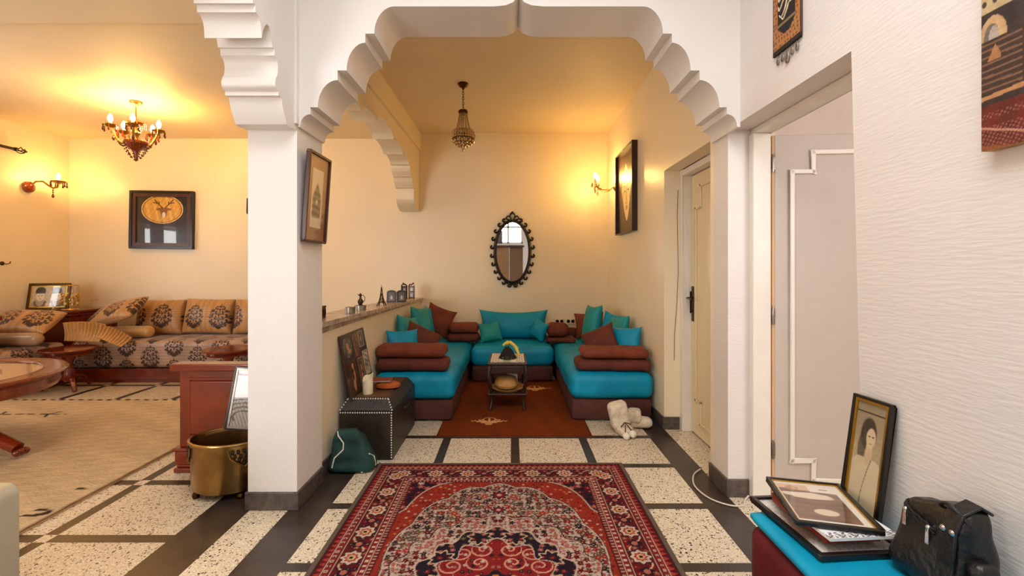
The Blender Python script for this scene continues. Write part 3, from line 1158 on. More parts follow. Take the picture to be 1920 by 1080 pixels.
for sx in (-1, 1):
    for sy in (-1, 1):
        pts, rs = [], []
        for k in range(13):
            q = k / 12
            z = TZ - 0.03 - q * (TZ - 0.035)
            bow = 0.016 * math.sin(q * PI * 1.9 + 0.3) * (1 - 0.3 * q)
            pts.append((sx * (TW - 0.012 + bow), sy * (TD - 0.014 + bow), z))
            rs.append(0.021 - 0.011 * q + (0.006 if k >= 11 else 0))
        MB().tube(pts, rs, 10).build('leg', M['dark_wood'], tb)

tz = RUGZ + TZ
cx, cy = -0.04, 4.38
# patterned white cloth
def cloth_fn(x, z):
    c = solid(x, (226, 216, 196))
    m = (np.sin(x * 130) * np.sin(z * 90) > 0.45) & (np.abs(x) > 0.075)
    return mixc(c, (70, 62, 56), m * 0.7)


cl = thing('table_cloth', 'small white cloth with dark marks spread on the side table', 'cloth', (cx, cy, tz + 0.001))
sheet('cloth', 0.31, 0.42, 220, cloth_fn, P_MATTE, cl, put=lambda x, z: np.stack([x, z, 0.0035 + 0.0015 * np.sin(x * 40) * np.sin(z * 33)], -1))
MB().box(-0.155, 0.155, -0.21, 0.21, 0.0, 0.0015).build('hem', M['white_cloth'], cl, False)


def heap(name, label, cat, m, w, d, h, seed, loc, parent=None, n=26):
    u = np.linspace(-1, 1, n)
    U, V = np.meshgrid(u, u, indexing='ij')
    rr = np.clip(np.hypot(U, V), 0, 1.4)
    z = h * np.clip(1 - rr ** 1.6, 0, 1) * (1 + 0.35 * wob(U, V, 0 * U, seed, 4)) + 0.0
    z = np.maximum(z, 0.002)
    k = np.where(rr > 1, 1 / np.maximum(rr, 1e-6), 1)
    x, y = U * w / 2 * k, V * d / 2 * k
    P = np.concatenate([np.stack([x, y, z], -1).reshape(-1, 3), np.stack([x, y, 0 * z], -1).reshape(-1, 3)])
    me = mesh_np(name, P, np.concatenate([quads(n, n), quads(n, n, n * n, True)]))
    o = finish(name, me, m, parent, True, angle=80)
    o.location = loc
    if parent is None:
        tag(o, label, cat)
    return o


heap('black_scarf', 'crumpled black scarf heaped on the white table cloth', 'scarf', M['black_cloth'], 0.17, 0.19, 0.10, 4, (cx + 0.0, cy - 0.02, tz + 0.0075))
yb = MB()
for k, (dx, pts) in enumerate(((0, [(-0.02, 0, 0.105), (0.02, -0.01, 0.12), (0.06, -0.03, 0.09), (0.085, -0.07, 0.05), (0.10, -0.10, 0.02)]),
                               (1, [(-0.05, 0.02, 0.085), (-0.01, 0.03, 0.115), (0.05, 0.03, 0.09), (0.09, 0.02, 0.05)]))):
    yb.tube(pts, [0.013, 0.016, 0.015, 0.013, 0.010][:len(pts)], 8)
o = yb.build('yellow_ribbon', M['yellow_cloth'])
o.location = (cx + 0.005, cy - 0.02, tz + 0.034)
tag(o, 'knotted yellow ribbon lying over the black scarf', 'ribbon')
at_ = MB()
at_.lathe([(0.0, 0), (0.034, 0), (0.042, 0.012), (0.044, 0.036), (0.037, 0.036), (0.034, 0.014), (0, 0.012)], 20)
o = at_.build('ashtray', M['glass_green'])
o.location = (cx - 0.005, cy - 0.19, tz + 0.0075)
tag(o, 'round glass ashtray at the front of the side table', 'ashtray')
# shelf contents
sz_ = RUGZ + 0.151
tr = MB().lathe([(0, 0.004), (0.13, 0.004), (0.150, 0.018), (0.157, 0.018), (0.14, 0.0), (0, 0.0)], 28, sy=1.15)
o = tr.build('straw_tray', M['straw'])
o.location = (cx, cy - 0.03, sz_)
tag(o, 'shallow straw tray on the lower shelf of the side table', 'tray')
hp = MB().lathe([(0, 0), (0.095, 0.0), (0.11, 0.025), (0.105, 0.06), (0.085, 0.09), (0.05, 0.105), (0, 0.108)], 26)
o = hp.build('straw_bowl', M['straw'])
o.location = (cx - 0.01, cy - 0.06, sz_ + 0.019)
tag(o, 'upturned woven straw bowl in the straw tray', 'bowl')
nl = MB().box(-0.05, 0.05, -0.012, 0.012, 0, 0.085)
o = nl.build('paper_packet', M['white_cloth'], None, False, 0.006)
o.location = (cx + 0.045, cy + 0.17, sz_ + 0.001)
o.rotation_euler = (R(-6), 0, R(8))
tag(o, 'cream paper packet standing at the back of the lower shelf', 'packet')

# ---- wall sockets
for k, (x, lab) in enumerate(((0.605, 'double wall socket low on the back wall, left one of the pair'), (0.745, 'wall socket low on the back wall, right one of the pair, behind the brown cushion'))):
    t = thing('wall_socket', lab, 'socket', (x, YW, 0.565), group='sockets on the back wall')
    MB().box(-0.062, 0.062, -0.012, 0, 0, 0.078).build('plate', M['ivory_plastic'], t, False, 0.004)
    for dx in (-0.028, 0.028):
        MB().lathe([(0, 0), (0.018, 0), (0.02, 0.003), (0.022, 0.003), (0.022, 0.0)], 16, X=Matrix.Translation((dx, -0.012, 0.04)) @ Matrix.Rotation(R(90), 4, 'X')).build('outlet', M['dark_slot'], t)

# ---- oval mirror in a scrolled iron frame
mr = thing('wall_mirror', 'oval mirror in a dark scrolled iron frame on the back wall', 'mirror', (0.005, YW - 0.002, 1.5 - 0.01))
ax, az = 0.208, 0.378
mb = MB()
pr = [(math.cos(2 * PI * k / 48) * ax, math.sin(2 * PI * k / 48) * az) for k in range(48)]
mb.prism(pr, lambda a, b, d: (a, d, b), -0.018, -0.012)
mb.build('mirror_glass', M['mirror'], mr, False)
mb = MB()
mb.tube([(a * 1.03, -0.02, b * 1.02) for a, b in pr], 0.013, 8, True)
mb.tube([(a * 1.14, -0.012, b * 1.075) for a, b in pr], 0.005, 6, True)
mb.build('oval_rim', M['iron'], mr)
NS = 24
for k in range(NS):
    a = 2 * PI * (k + 0.5) / NS
    if abs(math.sin(a)) > 0.975 and math.sin(a) > 0:
        continue
    px, pz = math.cos(a) * ax * 1.1, math.sin(a) * az * 1.06
    nx, nz = math.cos(a) / ax, math.sin(a) / az
    L = math.hypot(nx, nz)
    nx, nz = nx / L, nz / L
    tx, tz_ = -nz, nx
    mb = MB()
    s = -1 if (math.cos(a) > 0) else 1
    pts = []
    for q in range(13):
        f = q / 12
        th = f * 4.6
        r = 0.036 * (1 - 0.55 * f)
        # a C-scroll rising from the rim and curling over
        u = 0.014 + 0.036 * (1 - math.cos(min(th, PI))) * 0.5 + (0 if th < PI else -0.012 * (th - PI))
        v = s * (0.024 * math.sin(th) * (1 - 0.3 * f)) - s * 0.006
        pts.append((px + nx * u + tx * v, -0.014, pz + nz * u + tz_ * v))
    mb.tube(pts, [0.0125] * 10 + [0.012, 0.011, 0.010], 6)
    mb.build('scroll', M['iron'], mr)
for s in (-1, 1):
    mb = MB()
    mb.tube([(s * 0.02, -0.016, az * 1.04), (s * 0.06, -0.016, az * 1.08), (s * 0.085, -0.016, az * 1.04 + 0.03), (s * 0.06, -0.016, az * 1.04 + 0.06), (s * 0.03, -0.016, az * 1.04 + 0.05)], 0.01, 6)
    mb.tube([(s * 0.01, -0.016, az + 0.02), (s * 0.035, -0.016, az + 0.075), (s * 0.02, -0.016, az + 0.105), (0, -0.016, az + 0.115)], 0.011, 6)
    mb.build('crest_scroll', M['iron'], mr)
    mb = MB()
    mb.tube([(s * 0.01, -0.016, -az * 1.03), (s * 0.05, -0.016, -az * 1.03 - 0.03), (s * 0.075, -0.016, -az * 1.03 - 0.005), (s * 0.05, -0.016, -az * 1.0)], 0.009, 6)
    mb.build('foot_scroll', M['iron'], mr)
MB().ball((0, -0.016, az + 0.118), 0.017).build('crest_bud', M['iron'], mr)
MB().ball((0, -0.016, -az - 0.03), 0.016).build('foot_bud', M['iron'], mr)

# ---- crystal basket chandelier
ch = thing('chandelier', 'small crystal basket chandelier hanging in the seating niche', 'chandelier', (-0.455, 4.32, ZN))
zc = lambda py: H - (py - 503) / F * 4.32 - ZN
mb = MB()
mb.lathe([(0, 0), (0.048, 0), (0.05, -0.012), (0.036, -0.03), (0.014, -0.045), (0.006, -0.06), (0, -0.06)], 20)
mb.build('ceiling_canopy', M['dark_brass'], ch)
mb = MB()
ztop, zcr, zr, zb = -0.055, zc(211), zc(246), zc(283)
nlk = 9
for k in range(nlk):
    zz = ztop + (zcr - ztop) * (k + 0.5) / nlk
    l = abs(zcr - ztop) / nlk
    pts = []
    for q in range(10):
        a = 2 * PI * q / 10
        if k % 2:
            pts.append((0.008 * math.cos(a), 0, zz + l * 0.62 * math.sin(a)))
        else:
            pts.append((0, 0.008 * math.cos(a), zz + l * 0.62 * math.sin(a)))
    mb.tube(pts, 0.003, 5, True)
mb.build('chain', M['dark_brass'], ch)
mb = MB()
mb.lathe([(0.03, zcr - 0.015), (0.042, zcr - 0.015), (0.046, zcr + 0.004), (0.04, zcr + 0.02), (0.02, zcr + 0.015), (0.0, zcr + 0.015)], 18)
mb.build('crown', M['dark_brass'], ch)
for k in range(12):
    a = 2 * PI * k / 12
    mb = MB()
    n = 13
    for q in range(n):
        f = q / (n - 1)
        r = 0.036 + (0.068 - 0.036) * f ** 1.3
        mb.ball((r * math.cos(a), r * math.sin(a), zcr - 0.018 + (zr - zcr + 0.018) * f), 0.0068, 6, 5)
    mb.build('bead_strand', M['crystal'], ch)
mb = MB()
for zz, rr, n in ((zr, 0.085, 24), (zr - 0.02, 0.1, 28), (zr - 0.04, 0.106, 28), (zr - 0.06, 0.102, 28)):
    for q in range(n):
        a = 2 * PI * (q + 0.5 * (int(zz * 1000) % 2)) / n
        mb.ball((rr * math.cos(a), rr * math.sin(a), zz), 0.0105, 6, 5, (1, 1, 1.2))
mb.build('bead_band', M['crystal'], ch)
mb = MB()
mb.tube([(0.1 * math.cos(2 * PI * k / 32), 0.1 * math.sin(2 * PI * k / 32), zr - 0.072) for k in range(32)], 0.006, 6, True)
mb.tube([(0.07 * math.cos(2 * PI * k / 32), 0.07 * math.sin(2 * PI * k / 32), zr + 0.004) for k in range(32)], 0.006, 6, True)
mb.build('brass_ring', M['dark_brass'], ch)
mb = MB()
for rr, n, zz in ((0.094, 16, zr - 0.095), (0.072, 13, zr - 0.115), (0.045, 9, zr - 0.132), (0.0, 1, zb + 0.008)):
    for q in range(n):
        a = 2 * PI * q / n
        mb.ball((rr * math.cos(a), rr * math.sin(a), zz), 0.014, 8, 6, (0.85, 0.85, 1.25))
mb.build('crystal_drop', M['crystal'], ch)

# ---- sconce on the right wall
sc_ = thing('wall_sconce', 'lit crystal wall sconce beside the face painting in the niche', 'wall lamp', (XR, 5.38, 2.22))
XF = Matrix.Rotation(R(90), 4, 'Y')
mb = MB()
mb.lathe([(0, 0), (0.045, 0), (0.05, 0.012), (0.035, 0.03), (0.012, 0.04), (0, 0.042)], 18, X=Matrix.Rotation(R(-90), 4, 'Y'))
mb.build('wall_plate', M['brass'], sc_)
for dy, lenx in ((-0.08, 0.26), (0.09, 0.2)):
    mb = MB()
    mb.tube([(-0.03, 0, 0), (-0.08, dy * 0.4, -0.035), (-lenx * 0.7, dy * 0.8, -0.04), (-lenx, dy, 0.0), (-lenx, dy, 0.03)], 0.007, 8)
    a_ = mb.build('arm', M['brass'], sc_)
    mb = MB()
    mb.lathe([(0, 0.025), (0.02, 0.025), (0.045, 0.04), (0.047, 0.045), (0.02, 0.036), (0, 0.036)], 18, (-lenx, dy, 0))
    mb.build('drip_pan', M['glass_thin'], a_)
    mb = MB()
    mb.lathe([(0, 0.036), (0.011, 0.036), (0.011, 0.09), (0, 0.09)], 12, (-lenx, dy, 0))
    mb.build('candle_sleeve', M['ivory_plastic'], a_)
    mb = MB()
    mb.lathe([(0, 0.088), (0.008, 0.09), (0.017, 0.11), (0.014, 0.135), (0.004, 0.155), (0, 0.158)], 12, (-lenx, dy, 0))
    mb.build('candle_bulb', M['bulb_small'], a_)
    for q in range(5):
        mb = MB()
        a = 2 * PI * q / 5
        bx, by = -lenx + 0.042 * math.cos(a), dy + 0.042 * math.sin(a)
        mb.tube([(bx, by, 0.04), (bx, by, 0.01)], 0.0016, 5)
        mb.ball((bx, by, 0.024), 0.006, 6, 5)
        mb.ball((bx, by, 0.004), 0.012, 8, 6, (0.8, 0.8, 1.5))
        mb.build('crystal_drop', M['crystal'], a_)
    mb = MB()
    mb.tube([(-lenx, dy, 0.02), (-lenx, dy, -0.05)], 0.0016, 5)
    mb.ball((-lenx, dy, -0.03), 0.007, 6, 5)
    mb.ball((-lenx, dy, -0.06), 0.015, 8, 6, (0.8, 0.8, 1.6))
    mb.build('crystal_drop', M['crystal'], a_)

# ---- painting of a face, gold on brown
def face_fn(x, z):
    w, h = 0.66, 0.80
    u, v = x / (w / 2), z / (h / 2)
    c = solid(x, (62, 30, 12)) * (1 + 0.25 * wob(x * 3, z, 0 * x, 4, 6))[..., None]
    # drawn-in lower draperies
    c = mixc(c, (44, 24, 14), sm(-0.2, -0.9, v) * sm(0.25, 0.6, np.abs(np.sin(u * 5 + v * 3))))
    # the pale face: pointed hood above, pointed chin below
    top = 0.72
    prof = np.where(v > 0.1, 0.58 * np.clip((top - v) / 0.62, 0, 1) ** 0.75, 0.58 * np.clip((v + 0.78) / 0.88, 0, 1) ** 0.62)
    uu = u - 0.05 + 0.10 * v
    face = np.abs(uu) < prof
    fc = mixc(solid(x, (236, 204, 140)), (252, 238, 190), sm(-0.3, 0.5, uu + 0.3 * v))
    fc = mixc(fc, (190, 140, 76), sm(0.02, 0.0, np.abs(np.abs(uu) - prof)) * 0.5)
    c = np.where(face[..., None], fc, c)
    def line(m):
        nonlocal c
        c = mixc(c, (78, 46, 22), m.astype(float) * 0.9 * face)
    for s in (-1, 1):
        e = (uu - s * 0.2) / 0.13
        line((np.abs(v - 0.02 + 0.05 * e ** 2) < 0.018) & (np.abs(e) < 1))          # closed lids
        line((np.abs(v - 0.16 + 0.05 * e ** 2 - 0.02 * s * e) < 0.014) & (np.abs(e) < 1.1))   # brows
        line((np.abs(uu - s * 0.05 - 0.03 * s * np.sin(v * 9)) < 0.012) & (v < 0.12) & (v > -0.26))   # nose sides
    line((np.abs(np.hypot(uu / 0.08, (v + 0.29) / 0.04) - 1) < 0.25) & (v < -0.26))
    line((np.abs(v + 0.43 - 0.012 * np.cos(uu * 40)) < 0.014) & (np.abs(uu) < 0.1))
    line((np.abs(np.hypot(uu / 0.10, (v + 0.43) / 0.055) - 1) < 0.16))
    line((np.abs(uu + 0.34 - 0.1 * np.sin(v * 7)) < 0.014) & (v < 0.0) & (v > -0.45))
    line((np.abs(uu - 0.33 + 0.1 * np.sin(v * 8)) < 0.014) & (v < 0.1) & (v > -0.4))
    return c


picture('face_painting', 'tall brown and gold painting of a closed-eyed face on the niche right wall', 'painting', 0.72, 0.875, 0.012, 0.055, M['dark_wood'],
        face_fn, 150, rot=(0, 0, R(-90)), loc=(XR - 0.001, 4.83, 1.645), glass=False, pm=P_LAC)

# ---- things on the marble ledge
def put_on_ledge(x, y):
    return (x, y, ledge_z(y) + 0.0015)


def ledge_rot():
    return (math.atan2(Z1 - Z0, YW - YB), 0, 0)


cb = MB()
cb.box(-0.035, 0.035, -0.05, 0.05, 0, 0.07)
t = thing('carved_box', 'small dark carved box on the marble ledge beside the pillar', 'box', put_on_ledge(-1.265, 3.02), ledge_rot())
cb.build('body', M['bronze'], t, False, 0.004)
mb = MB()
for q in range(4):
    mb.tube([(0.036, -0.035 + 0.022 * q + 0.008 * math.cos(a), 0.038 + 0.022 * math.sin(a)) for a in [2 * PI * k / 12 for k in range(12)]], 0.003, 5, True)
    mb.tube([(-0.024 + 0.016 * q + 0.007 * math.cos(a), -0.051, 0.038 + 0.022 * math.sin(a)) for a in [2 * PI * k / 12 for k in range(12)]], 0.003, 5, True)
mb.build('carving', M['dark_brass'], t)
MB().box(-0.037, 0.037, -0.052, 0.052, 0.07, 0.082).build('lid', M['bronze'], t, False, 0.004)
# two tins
for x, y, r, h, lab in ((-1.20, 3.44, 0.036, 0.048, 'round metal tin on the ledge, the one nearer the pillar'), (-1.215, 3.72, 0.043, 0.043, 'wider round metal tin on the ledge with the ewer on it')):
    t = thing('metal_tin', lab, 'tin', put_on_ledge(x, y), ledge_rot(), 'round tins on the ledge')
    MB().lathe([(0, 0), (r, 0), (r, h * 0.7), (0, h * 0.7)], 24).build('body', M['silver'], t)
    MB().lathe([(0, h * 0.7), (r + 0.002, h * 0.7), (r + 0.002, h - 0.003), (r - 0.003, h), (0, h)], 24).build('lid', M['silver'], t)
ew = thing('ewer', 'tiny dark brass ewer with a curved handle standing on the wider tin', 'jug', (-1.215, 3.72, ledge_z(3.72) + 0.0460), ledge_rot())
MB().lathe([(0, 0), (0.018, 0), (0.014, 0.006), (0.022, 0.02), (0.021, 0.034), (0.010, 0.05), (0.007, 0.066), (0.011, 0.08), (0.008, 0.08), (0.0, 0.076)], 18).build('body', M['bronze'], ew)
MB().tube([(0.018, 0, 0.022), (0.034, 0, 0.035), (0.036, 0, 0.06), (0.022, 0, 0.078), (0.006, 0, 0.075)], 0.0028, 6).build('handle', M['bronze'], ew)
MB().tube([(-0.004, 0, 0.07), (-0.014, 0, 0.082), (-0.022, 0, 0.086)], [0.006, 0.004, 0.003], 6).build('spout', M['bronze'], ew)
MB().lathe([(0, 0.079), (0.011, 0.079), (0.007, 0.088), (0.003, 0.094), (0, 0.096)], 12).build('lid', M['bronze'], ew)
# tower figurine
tw_ = thing('tower_figurine', 'small dark metal lattice tower figurine on the marble ledge', 'figurine', put_on_ledge(-1.215, 4.32), ledge_rot())
mb = MB()
lv = [(0.0, 0.034), (0.02, 0.026), (0.045, 0.018), (0.075, 0.011), (0.12, 0.0065), (0.17, 0.003)]
for sx in (-1, 1):
    for sy in (-1, 1):
        mb.tube([(sx * r, sy * r, z) for z, r in lv], [0.0058, 0.0052, 0.0045, 0.004, 0.003, 0.002], 6)
mb.build('legs', M['bronze'], tw_)
for z, r in ((0.045, 0.022), (0.08, 0.014), (0.165, 0.006)):
    MB().box(-r, r, -r, r, z - 0.003, z + 0.003).build('platform', M['bronze'], tw_, False)
mb = MB()
for i in range(len(lv) - 1):
    if i == 0:
        continue
    (za, ra), (zb_, rb) = lv[i], lv[i + 1]
    for s in (-1, 1):
        for p, q in ((-1, 1), (1, -1)):
            mb.tube([(p * ra, s * ra, za), (q * rb, s * rb, zb_)], 0.0018, 5)
            mb.tube([(s * ra, p * ra, za), (s * rb, q * rb, zb_)], 0.0018, 5)
for s in (-1, 1):
    mb.tube([(s * 0.03 * math.cos(PI * k / 8), -0.028, 0.006 + 0.028 * math.sin(PI * k / 8)) for k in range(9)], 0.0025, 5)
mb.tube([(0, 0, 0.16), (0, 0, 0.196)], [0.004, 0.001], 6)
mb.build('lattice', M['bronze'], tw_)


# double arched photo frame
def arch_outline(w, h, r):
    pts = [(-w / 2, 0), (w / 2, 0), (w / 2, h - r)]
    for k in range(1, 9):
        a = PI * k / 9
        pts.append((w / 2 * math.cos(a), h - r + r * math.sin(a)))
    pts.append((-w / 2, h - r))
    return pts


def small_photo(x, z):
    c = solid(x, (96, 88, 82)) * (1 + 0.3 * wob(x * 20, z * 20, 0 * x, 6, 4))[..., None]
    return mixc(c, (184, 176, 170), sm(0.35, 0.2, np.hypot(x / 0.04, (z + 0.01) / 0.08)))


df = thing('double_photo_frame', 'open dark two-leaf photo frame with arched tops on the ledge', 'photo frame', put_on_ledge(-1.21, 4.86), (0, 0, R(14)))
for s in (-1, 1):
    lf_ = MB()
    lf_.prism(arch_outline(0.098, 0.128, 0.026), lambda a, b, d: (a, d, b), 0.0, 0.012)
    p_ = lf_.build('leaf', M['dark_wood'], df, False, 0.002)
    p_.location = (s * 0.052, 0.004, 0)
    p_.rotation_euler = (R(-5), 0, R(s * 10))
    q_ = sheet('photo', 0.058, 0.085, 300, small_photo, P_GLOSS, p_)
    q_.location = (0, -0.001, 0.06)
# folding screen frame
fs = thing('folding_photo_screen', 'two-panel carved dark folding photo screen at the far end of the ledge', 'photo frame', put_on_ledge(-1.23, 5.48), (0, 0, R(8)))
for s in (-1, 1):
    mb = MB()
    w_, h_ = 0.074, 0.19
    for xx in (-w_ / 2, w_ / 2 - 0.012):
        mb.box(xx, xx + 0.012, 0, 0.01, 0, h_ - 0.025)
    for zz in (0.018, 0.085, h_ - 0.045):
        mb.box(-w_ / 2, w_ / 2, 0, 0.01, zz, zz + 0.012)
    mb.tube([(-w_ / 2 + 0.006, 0.005, h_ - 0.03), (-w_ / 4, 0.005, h_ - 0.012), (0, 0.005, h_ - 0.022), (s * w_ / 4, 0.005, h_ + 0.002), (w_ / 2 - 0.006, 0.005, h_ - 0.02 + 0.008 * s)], 0.008, 6)
    mb.tube([(-0.03, 0.005, 0.02), (-0.012, 0.005, 0.006), (0.0, 0.005, 0.016), (0.012, 0.005, 0.006), (0.03, 0.005, 0.02)], 0.006, 6)
    p_ = mb.build('panel', M['bronze'], fs, False)
    p_.location = (s * 0.041, 0, 0)
    p_.rotation_euler = (0, 0, R(s * -12))
    for zz in (0.058, 0.122):
        q_ = sheet('photo', 0.052, 0.052, 300, small_photo, P_GLOSS, p_)
        q_.location = (0, 0.006, zz)

# ---- leather trunk with studs
TX0, TX1, TY0, TY1 = -1.152, -0.795, 3.09, 3.80
tk = thing('trunk', 'dark leather trunk edged with pale studs, against the half wall', 'trunk', ((TX0 + TX1) / 2, (TY0 + TY1) / 2, 0))
a, b = (TX1 - TX0) / 2, (TY1 - TY0) / 2
MB().box(-a, a, -b, b, 0.004, 0.325).build('body', M['trunk_leather'], tk, False, 0.006)
mb = MB()
i1, i2 = 0.045, 0.055
mb.hexa([(-a, -b, 0.328), (a, -b, 0.328), (a, b, 0.328), (-a, b, 0.328)], [(-a + i1, -b + i2, 0.402), (a - i1, -b + i2, 0.402), (a - i1, b - i2, 0.402), (-a + i1, b - i2, 0.402)])
lid = mb.build('lid', M['trunk_leather'], tk, False, 0.006)
mb = MB()
mb.box(-a + i1 + 0.012, a - i1 - 0.012, -b + i2 + 0.012, b - i2 - 0.012, 0.402, 0.405)
mb.build('top_panel', M['trunk_wood'], lid, False)
mb = MB()
def studs(p, q, n):
    for k in range(n + 1):
        c = Vector(p).lerp(Vector(q), k / n)
        mb.ball(c, 0.0052, 6, 5)
zt = 0.402
studs((-a + 0.01, -b - 0.001, 0.318), (a - 0.008, -b - 0.001, 0.318), 21)
studs((a - 0.008, -b - 0.001, 0.30), (a - 0.008, -b - 0.001, 0.02), 17)
studs((-a + i1, -b + i2 - 0.006, zt - 0.004), (a - i1, -b + i2 - 0.006, zt - 0.004), 16)
studs((-a + 0.006, -b + 0.004, 0.335), (-a + i1 - 0.006, -b + i2 - 0.008, zt - 0.01), 4)
studs((a - 0.006, -b + 0.004, 0.335), (a - i1 + 0.006, -b + i2 - 0.008, zt - 0.01), 4)
mb.build('stud_trim', M['paper'], tk)
ts = MB().tube([(a + 0.004, -0.06, 0.27), (a + 0.02, -0.05, 0.262), (a + 0.022, 0.05, 0.262), (a + 0.004, 0.06, 0.27)], 0.007, 6)
ts.build('handle', M['trunk_leather'], tk)
TZt = 0.406
# candle
def cnd():
    mb = MB()
    n = 24
    vs, fs = [], []
    for k in range(n):
        t_ = 2 * PI * k / n
        hgt = 0.115 + 0.022 * math.sin(t_ + 0.6) + 0.007 * math.sin(3 * t_)
        for r, z in ((0.0345, 0), (0.036, 0.004), (0.035, 0.08), (0.0345, hgt), (0.029, hgt - 0.003), (0.026, 0.085)):
            vs.append((r * math.cos(t_), r * math.sin(t_), z))
    for k in range(n):
        l = (k + 1) % n
        for q in range(5):
            fs.append((k * 6 + q, l * 6 + q, l * 6 + q + 1, k * 6 + q + 1))
    fs.append(tuple(k * 6 for k in reversed(range(n))))
    fs.append(tuple(k * 6 + 5 for k in range(n)))
    mb._add(vs, fs)
    return mb


c_ = thing('candle', 'thick cream pillar candle with a melted rim on the trunk', 'candle', (-1.005, 3.235, TZt))
cnd().build('wax', M['wax'], c_)
MB().tube([(0, 0, 0.084), (0.001, 0.001, 0.1)], 0.0016, 6).build('wick', M['black_cloth'], c_)
dsh = MB().lathe([(0, 0), (0.07, 0.0), (0.09, 0.012), (0.088, 0.03), (0.06, 0.042), (0, 0.046)], 26, sy=0.85)
o = dsh.build('wooden_dish', M['bread'])
o.location = (-0.91, 3.40, TZt)
tag(o, 'round orange-brown wooden dish lying on the trunk', 'dish')
t = thing('small_booklet', 'thin grey booklet lying on the round wooden dish', 'booklet', (-0.955, 3.40, TZt + 0.0475), (0, 0, R(4)))
MB().box(-0.075, 0.075, -0.045, 0.045, 0, 0.003).box(-0.075, 0.075, -0.045, 0.045, 0.014, 0.017).build('cover', M['album_red'], t, False)
MB().box(-0.072, 0.072, -0.043, 0.043, 0.003, 0.014).build('pages', M['grey_paper'], t, False)


# ---- photo collage leaning on the half wall
def collage_fn(x, z):
    c = solid(x, (48, 30, 20)) * (1 + 0.2 * wob(x * 6, z * 6, 0 * x, 9, 5))[..., None]
    def ph(x0, x1, z0, z1, tone, seed, edge=None, skin=None, oval=False):
        nonlocal c
        m = (x > x0) & (x < x1) & (z > z0) & (z < z1)
        cx_, cz_, hx, hz = (x0 + x1) / 2, (z0 + z1) / 2, (x1 - x0) / 2, (z1 - z0) / 2
        if oval:
            m = np.hypot((x - cx_) / hx, (z - cz_) / hz) < 1
        g = wob(x * 16, z * 16, 0 * x, seed, 3.2)
        pc = solid(x, tone) * (1 + 0.45 * g)[..., None]
        if skin:
            for fx, fz, rx, rz in skin:
                pc = mixc(pc, (196, 122, 78), sm(1.1, 0.7, np.hypot((x - cx_ - fx * hx) / (rx * hx), (z - cz_ - fz * hz) / (rz * hz))))
        c = np.where(m[..., None], pc, c)
        if edge:
            e_ = m & ((x < x0 + 0.008) | (x > x1 - 0.008) | (z < z0 + 0.008) | (z > z1 - 0.008))
            c = np.where(e_[..., None], np.array(edge, float), c)
    ph(-0.20, -0.05, 0.06, 0.24, (92, 80, 68), 1, None, [(0, 0.1, 0.3, 0.4), (0.3, -0.4, 0.4, 0.25)], True)
    ph(-0.17, -0.035, -0.26, 0.05, (70, 60, 40), 2, (60, 48, 36), [(0.0, 0.55, 0.25, 0.2), (0.15, 0.0, 0.2, 0.4), (-0.2, -0.5, 0.3, 0.4)])
    ph(-0.03, 0.07, 0.03, 0.25, (112, 66, 34), 3, (84, 56, 36))
    ph(0.08, 0.17, 0.10, 0.25, (86, 70, 52), 4, (196, 176, 150), [(0, 0, 0.3, 0.5)])
    ph(-0.01, 0.085, -0.24, 0.02, (84, 72, 56), 5, (150, 132, 112), [(0.1, 0.3, 0.3, 0.2), (-0.1, -0.3, 0.3, 0.3)])
    ph(0.10, 0.20, -0.17, 0.06, (150, 140, 124), 6, (190, 178, 160))
    return c


pc_ = thing('photo_collage', 'dark board collaged with family photographs leaning on the half wall above the trunk', 'collage', (-1.066, 3.335, TZt + 0.003), (R(-11), R(0), R(90)))
MB().box(-0.245, 0.245, 0.002, 0.014, 0, 0.425).build('board', M['frame_brown'], pc_, False, 0.002)
q_ = sheet('photographs', 0.486, 0.42, 260, lambda x, z: collage_fn(x * 0.87, z * 1.26), P_GLOSS, pc_)
q_.location = (0, 0.0015, 0.2125)

# ---- dark green cushion with white piping slumped on the floor
def slump(X, P):
    t_ = (X[:, 2] / 0.30).clip(0, 1)
    X = X.copy()
    k = 1 - 0.62 * t_ ** 1.2
    X[:, 0] = X[:, 0] * k - 0.05 * t_
    X[:, 1] = X[:, 1] * (1 - 0.55 * t_)
    fold = wob(X[:, 0], X[:, 1], X[:, 2], 12, 16) * 0.014 * (0.3 + t_)
    X[:, 0] += fold
    X[:, 1] += wob(X[:, 0], X[:, 1], X[:, 2], 17, 14) * 0.016
    return X


gc = thing('green_cloth_bag', 'dark green cloth bag with white piping slumped on the floor by the pillar', 'bag', (-1.0, 2.955, 0.002), (0, 0, R(6)))
gcb = rbox('body', (0.30, 0.19, 0.255), 0.06, M['green_cloth'], gc, (30, 18, 22), 4, 0.0, 8, shape=slump)
pv = [v.co.copy() for v in gcb.data.vertices]


def snap(x, z):
    best = min(pv, key=lambda c: (c.x - x) ** 2 + (c.z - z) ** 2 + (0.0 if c.y < 0 else 0.02))
    return (best.x, best.y - 0.004, max(best.z, 0.006))


mb = MB()
mb.tube([snap(-0.135, 0.0), snap(-0.12, 0.05), snap(-0.105, 0.10), snap(-0.06, 0.15), snap(-0.055, 0.19), snap(-0.09, 0.23), snap(-0.10, 0.25)], 0.004, 6)
mb.tube([snap(0.0, 0.0), snap(0.06, 0.012), snap(0.11, 0.006), snap(0.135, 0.0), snap(0.14, 0.04), snap(0.125, 0.085), snap(0.10, 0.12)], 0.004, 6)
mb.build('piping', M['white_cloth'], gc)

